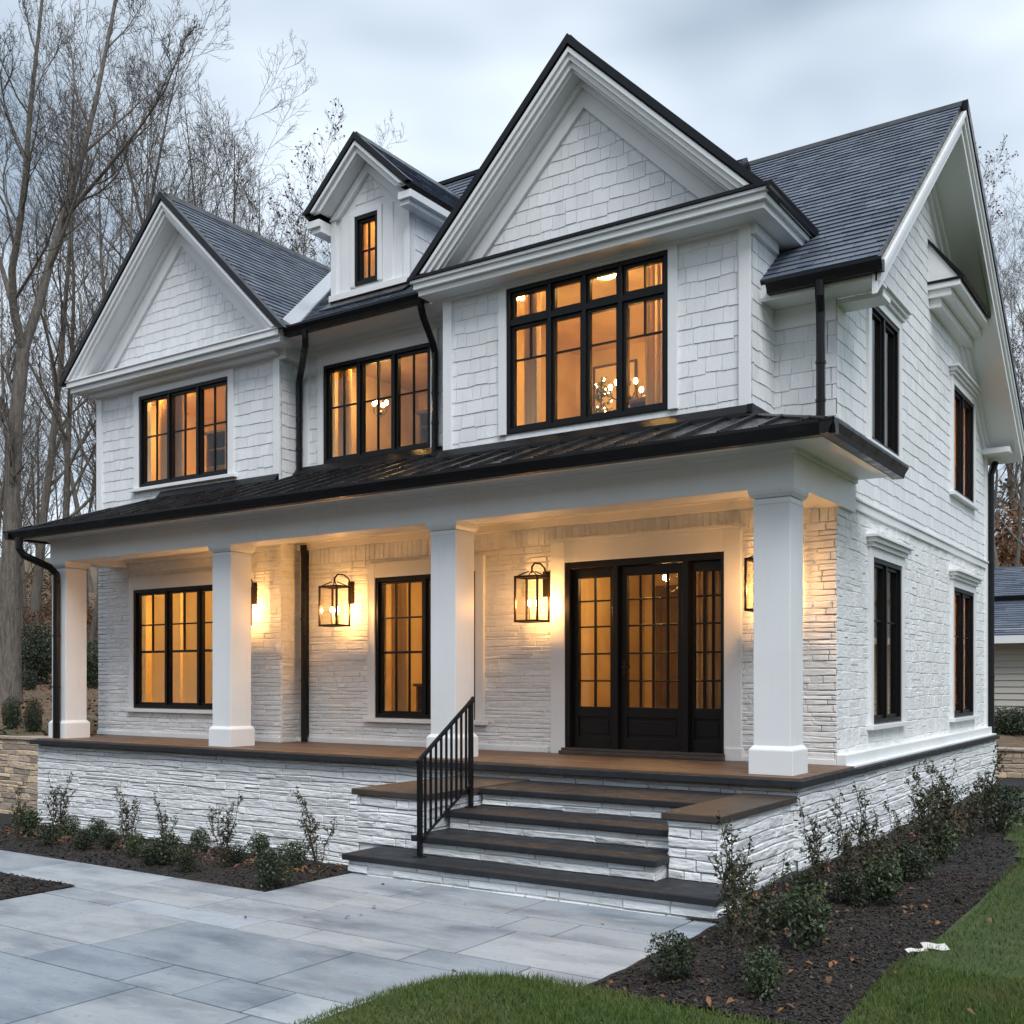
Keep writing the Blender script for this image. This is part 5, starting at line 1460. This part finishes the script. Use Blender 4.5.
# ------------------------------------------------------------------ bare trees
def wander(rr, start, d, L, r0, r1, segs, up=.08, wob=.16):
    pts = [start.copy()]; rad = [r0]; d = d.normalized()
    for k in range(segs):
        d = (d + Vector((rr.gauss(0, wob), rr.gauss(0, wob), rr.gauss(0, wob) * .7 + up))).normalized()
        pts.append(pts[-1] + d * (L / segs)); rad.append(r0 + (r1 - r0) * (k + 1) / segs)
    return pts, rad
def kids(rr, pts, rad, n, lo, ang, levels, twig, limb, lvl, lenf, total):
    for k in range(n):
        f = lo + (1 - lo) * (k + rr.random()) / n
        f *= len(pts) - 1; i = min(len(pts) - 2, int(f)); p = pts[i].lerp(pts[i + 1], f - i)
        t = (pts[i + 1] - pts[i]).normalized()
        side = t.orthogonal().normalized(); side.rotate(Matrix.Rotation(rr.uniform(0, 6.283), 3, t))
        a = rr.uniform(*ang)
        d = t * math.cos(a) + side * math.sin(a)
        L = total * lenf * rr.uniform(.65, 1.1) * (1.15 - .55 * (f / (len(pts) - 1)))
        r0 = max(.005, (rad[i] + (rad[i + 1] - rad[i]) * (f - i)) * rr.uniform(.42, .62))
        r1 = max(.003, r0 * .25)
        segs = 6 if lvl == 0 else (5 if lvl == 1 else 4)
        q, rd = wander(rr, p, d, L, r0, r1, segs, up=.15 if lvl < 2 else .06, wob=.15)
        (limb if lvl == 0 else twig).tube(q, rd, 6 if lvl == 0 else (4 if lvl == 1 else 3), cap=False)
        if lvl + 1 < len(levels):
            n2, lo2, ang2, lf2 = levels[lvl + 1]
            kids(rr, q, rd, max(2, int(n2 * rr.uniform(.8, 1.2))), lo2, ang2, levels, twig, limb, lvl + 1, lf2, L)
def bare_tree(label, seed, h=17, r=.2, stems=None, levels=None, leaves=0, group='bare trees around the house', name='bare_tree'):
    rr = random.Random(seed); t = thing(name, label, 'tree', (0, 0, 0), 0, group)
    limb, twig = MB(), MB()
    levels = levels or [(15, .28, (.4, .8), .34), (8, .2, (.4, .9), .52), (6, .15, (.4, .9), .55), (4, .2, (.4, .9), .6)]
    if stems is None:
        p, rd = wander(rr, Vector((0, 0, -.4)), Vector((rr.gauss(0, .05), rr.gauss(0, .05), 1)), h, r, r * .08, 12, up=.10, wob=.045)
        rd[0] = r * 1.45; rd[1] = r * 1.0
        stems = [(p, rd, levels[0][0], levels[0][1], h)]
    for (p, rd, n, lo, tot) in stems:
        limb.tube(p, rd, 9, cap=False)
        if n: kids(rr, p, rd, n, lo, levels[0][2], levels, twig, limb, 0, levels[0][3], tot)
    limb.build('trunk', M['bark'], t, smooth=True); twig.build('crown', M['twig'], t)
    if leaves:
        rg = np.random.default_rng(seed); V = np.array(twig.v)
        idx = rg.integers(0, len(V), leaves); C = V[idx] + rg.normal(size=(leaves, 3)) * .05
        np_mesh('leaf', leaf_quads(rg, C, rg.uniform(.06, .12, leaves), .6).reshape(-1, 3), 4, M['brown'], t)
    return t
# the big forked tree on the left
D0 = 24.0
foot = at_depth(8, 697, D0)
def stem_px(pts, r0, r1, dd=()):
    out = []
    for k, (x, y) in enumerate(pts):
        q = at_depth(x, y, D0 + (dd[k] if k < len(dd) else 0)); out.append(q - foot)
    n = len(out); return out, [r0 + (r1 - r0) * k / (n - 1) for k in range(n)]
tp, tr = stem_px([(7, 712), (8, 690), (10, 600), (12, 500), (16, 420), (23, 350)], .20, .145)
tr[0] = .40; tr[1] = .29; tr[2] = .225
s1, r1_ = stem_px([(23, 352), (14, 310), (12, 270), (20, 225), (26, 170), (30, 110), (38, 40), (45, -30), (50, -90)], .10, .015, (0, -.3, -.6, -.9, -1.2, -1.4, -1.5, -1.5, -1.6))
s2, r2_ = stem_px([(23, 352), (40, 300), (52, 255), (66, 205), (84, 150), (97, 95), (110, 30), (122, -40), (130, -100)], .115, .015, (0, .3, .6, .9, 1.2, 1.5, 1.8, 2.0, 2.2))
s3, r3_ = stem_px([(62, 222), (84, 195), (110, 165), (138, 130), (165, 90), (185, 40)], .055, .010, (.8, .4, 0, -.3, -.6, -.9))
s4, r4_ = stem_px([(14, 310), (4, 275), (-8, 235), (-16, 180), (-26, 110), (-34, 30)], .065, .010, (-.3, 0, .3, .5, .8, 1.0))
lv_big = [(10, .12, (.4, .8), .25), (8, .2, (.4, .9), .52), (6, .15, (.4, .9), .55), (4, .2, (.4, .9), .6)]
t1 = bare_tree('tall bare tree with a forked grey trunk at the left edge', 301, stems=[(tp, tr, 3, .55, 9), (s1, r1_, 11, .15, 12), (s2, r2_, 12, .15, 12), (s3, r3_, 8, .15, 7), (s4, r4_, 7, .15, 7)], levels=lv_big)
t1.location = foot
# trees seen singly above the roofs
src = [bare_tree('x', 310, 17, .15), bare_tree('x', 311, 15, .12), bare_tree('x', 312, 18, .15, levels=[(14, .35, (.4, .75), .33), (8, .2, (.4, .9), .52), (6, .15, (.4, .9), .55), (4, .2, (.4, .9), .6)]),
       bare_tree('x', 313, 14, .13, levels=[(12, .3, (.5, .9), .36), (7, .2, (.4, .9), .5), (6, .15, (.4, .9), .5), (5, .2, (.4, .9), .55)], leaves=1500)]
H0 = [max(v.co.z for v in next(c for c in t.children if c.name.startswith('crown')).data.vertices) for t in src]
def place_tree(i, px, ytop, depth, label, group, rz=None):
    p = at_depth(px, HZ, depth); z = hill(p.x, p.y) - .05
    top = CH + (HZ - ytop) / FPX * depth
    s = (top - z) / H0[i]
    return put([src[i]], 0, (p.x, p.y, z), rnd.uniform(0, 6.28) if rz is None else rz, (s, s, s), label, group)
GT = 'bare trees rising behind the house'
place_tree(0, 150, 18, 31, 'bare tree rising just left of the left gable peak', GT)
place_tree(2, 105, -30, 34, 'bare tree with a tall open crown between the forked tree and the left gable', GT)
place_tree(1, 247, 40, 36, 'slender bare tree with a rounded crown above the left wing roof', GT)
place_tree(3, 300, 95, 38, 'low bare tree showing between the left wing and the dormer', GT)
place_tree(2, 195, -10, 42, 'tall faint bare tree right behind the left gable peak', GT)
place_tree(1, 345, 108, 44, 'bare tree top just above the dormer peak', GT)
place_tree(0, 60, 60, 40, 'bare tree standing between the two stems of the forked tree', GT)
place_tree(3, 88, 300, 44, 'small crooked bare tree beside the upper left corner of the house', GT)
place_tree(3, 1012, 118, 46, 'bare tree with dry brown leaves right of the side gable', GT)
place_tree(1, 1035, 150, 38, 'bare tree with rust tinted twigs at the right edge behind the neighbouring roof', GT)
place_tree(0, 992, 200, 52, 'thin bare tree close behind the right rake of the side gable', GT)
place_tree(1, 178, 25, 37, 'bare tree directly above the left gable peak', GT)
place_tree(2, 215, 62, 45, 'bare tree just right of the left gable peak', GT)
place_tree(1, 278, 78, 47, 'bare tree halfway between the left gable peak and the dormer', GT)
place_tree(1, 128, -10, 39, 'tall bare tree left of the left gable behind the forked tree', GT)
place_tree(0, 35, -20, 46, 'bare tree directly behind the forked tree', GT)
far_g, far_l = 'leafless trees in the far woods', 'thin leafless tree in the far woods behind the house'
for k in range(26):
    px = rnd.uniform(-60, 330) if k < 17 else rnd.uniform(960, 1090)
    place_tree(rnd.randint(0, 3), px, rnd.uniform(170, 330) if k < 17 else rnd.uniform(180, 330), rnd.uniform(45, 85), far_l, far_g)
for k in range(14):
    px = rnd.uniform(-30, 110)
    place_tree(rnd.randint(0, 3), px, rnd.uniform(330, 470), rnd.uniform(36, 60), 'low leafless sapling in the woods left of the house', 'saplings in the left woods')

# evergreen and brown undergrowth
ev = [bush('evergreen_bush', 'x', 'bush', 400, n=5000, rx=1.1, rz=1.2, size=(.07, .15), mat='leafd')]
br = [bush('brown_bush', 'x', 'bush', 401, n=2600, rx=1.5, rz=1.3, size=(.06, .14), mat='brown')]
def place_bush(s_, px, py_top, depth, k, label, group, w=1.0, h0=2.3):
    p = at_depth(px, HZ, depth); z = hill(p.x, p.y) - .1
    top = CH + (HZ - py_top) / FPX * depth; s = max(.3, (top - z) / h0)
    put(s_, 0, (p.x, p.y, z), rnd.uniform(0, 6), (s * w, s * w, s), label, group)
place_bush(ev, 38, 622, 31, 0, 'dark evergreen bush left of the first porch column beside the big trunk', 'evergreen bushes on the left bank', .8)
place_bush(ev, 90, 640, 30, 0, 'dark evergreen bush seen between the first column and the house wall', 'evergreen bushes on the left bank', .7)
place_bush(ev, 28, 668, 28, 0, 'low spreading evergreen bush at the foot of the big forked tree', 'evergreen bushes on the left bank', .9)
place_bush(ev, -30, 610, 36, 0, 'evergreen bush beyond the left edge behind the big trunk', 'evergreen bushes on the left bank', 1.0)
place_bush(ev, 12, 706, 18.6, 0, 'small green shrub on top of the low stone wall at the left', 'evergreen bushes on the left bank', .6)
place_bush(ev, 33, 708, 18.2, 0, 'small green shrub by the end of the low stone wall next to the porch', 'evergreen bushes on the left bank', .55)
for k, (px, pt, d) in enumerate([(20, 600, 44), (60, 590, 48), (95, 600, 46), (45, 560, 60), (-10, 590, 50), (120, 580, 55), (75, 640, 40), (8, 640, 40)]):
    place_bush(br, px, pt, d, k, 'brown leafed bush in the undergrowth of the left woods', 'brown bushes in the left woods', 1.2, 2.5)
for k, (px, pt, d) in enumerate([(1010, 470, 60), (1035, 480, 55), (990, 500, 66)]):
    place_bush(br, px, pt, d, k, 'brown leafed thicket behind the neighbouring roof', 'brown thickets at the right', .9, 2.5)

# ------------------------------------------------------------------ stone garden walls and neighbouring house
M['beige'] = pmat('beige_field_stone', (.46, .375, .29), .85, island=.25, hue=[(.8, .8, .82), (1, 1, 1), (1.2, 1.1, .95)], bump=[(9, (1, 1, 2), .8, .03, 5)])
def garden_wall(F, u0, u1, z0, z1, label, seed, t=.35):
    c = MB(); fbox(c, F, u0, u1, z0, z1, -t, 0)
    th = thing('garden_wall', label, 'wall', F.P((u0 + u1) / 2, z0, 0), world_parts=True)
    c.build('core', M['beige'], th)
    s_ = MB(); stones(s_, F, [(u0, z0), (u1, z0), (u1, z1), (u0, z1)], seed=seed, rows=(.07, .13), lens=(.2, .6)); s_.build('stone_facing', M['beige'], th)
    cp = MB(); fbox(cp, F, u0 - .02, u1 + .02, z1, z1 + .05, -t - .03, .05); cp.build('coping', M['beige'], th, bevel=.01)
garden_wall(FRONT(9.93), -27, -15.12, -.6, .78, 'low beige stone retaining wall left of the porch', 120)
garden_wall(FRONT(20.7), -6, 9, -.2, .48, 'low beige stone wall behind the rear corner of the house', 121)
place_bush(ev, 1003, 733, 22.6, 0, 'low green shrub on top of the stone wall beside the rear corner', 'green shrubs by the neighbouring house', 1.4)
place_bush(ev, 1024, 737, 22.8, 0, 'low green shrub on top of the stone wall at the right edge', 'green shrubs by the neighbouring house', 1.4)

M['siding'] = pmat('pale_grey_siding', (.50, .48, .43), .6, bump=[(8, (1, 1, 1), .1, .01, 3)])
nb = thing('neighbour_house', 'pale sided house with a grey slate roof behind the right rear corner', 'house', (4, 30, .3), world_parts=True)
mb = MB(); mb.box(-8, 28.0, 0, 11, 33.4, 2.95)
F_ = FRONT(28.0); z = .2
while z < 2.9: 
    mb.hexa([F_.P(-8, z, .0), F_.P(11, z, .0), F_.P(11, z, .035), F_.P(-8, z, .035), F_.P(-8, z + .155, .0), F_.P(11, z + .155, .0), F_.P(11, z + .155, .006), F_.P(-8, z + .155, .006)]); z += .155
mb.build('wall', M['siding'], nb)
def nb_roof(poly, seed):
    p = [Vector(q) for q in poly]; U = (p[1] - p[0]).normalized(); N = U.cross(p[-1] - p[0]).normalized()
    if N.z < 0: N = -N
    V = N.cross(U); V = V if V.z > 0 else -V
    F = Frame(p[0], U, V, N); uv = [F.uv(q) for q in p]
    sl = MB(); fprism(sl, F, uv, -.12, 0); o = sl.build('roof', M['black'], nb, recalc=True)
    s_ = MB(); shingles(s_, F, uv, expo=.2, wr=(.25, .6), thick=.02, seed=seed); s_.build('slates', M['slate'], o)
nb_roof([(-8.5, 27.4, 2.75), (11.5, 27.4, 2.75), (11.5, 30.6, 3.85), (-8.5, 30.6, 3.85)], 130)
nb_roof([(-8.5, 30.4, 3.95), (11.5, 30.4, 3.95), (11.5, 33.5, 5.0), (-8.5, 33.5, 5.0)], 131)
mb = MB(); mb.box(-8.45, 27.38, 2.62, 11.5, 27.46, 2.80); mb.box(-8, 27.45, 2.70, 11.4, 28.0, 2.74); mb.build('fascia', M['trim'], nb)
mb = MB(); mb.box(-8, 30.5, 2.9, 11, 33.4, 3.9); mb.build('upper_wall', M['siding'], nb)
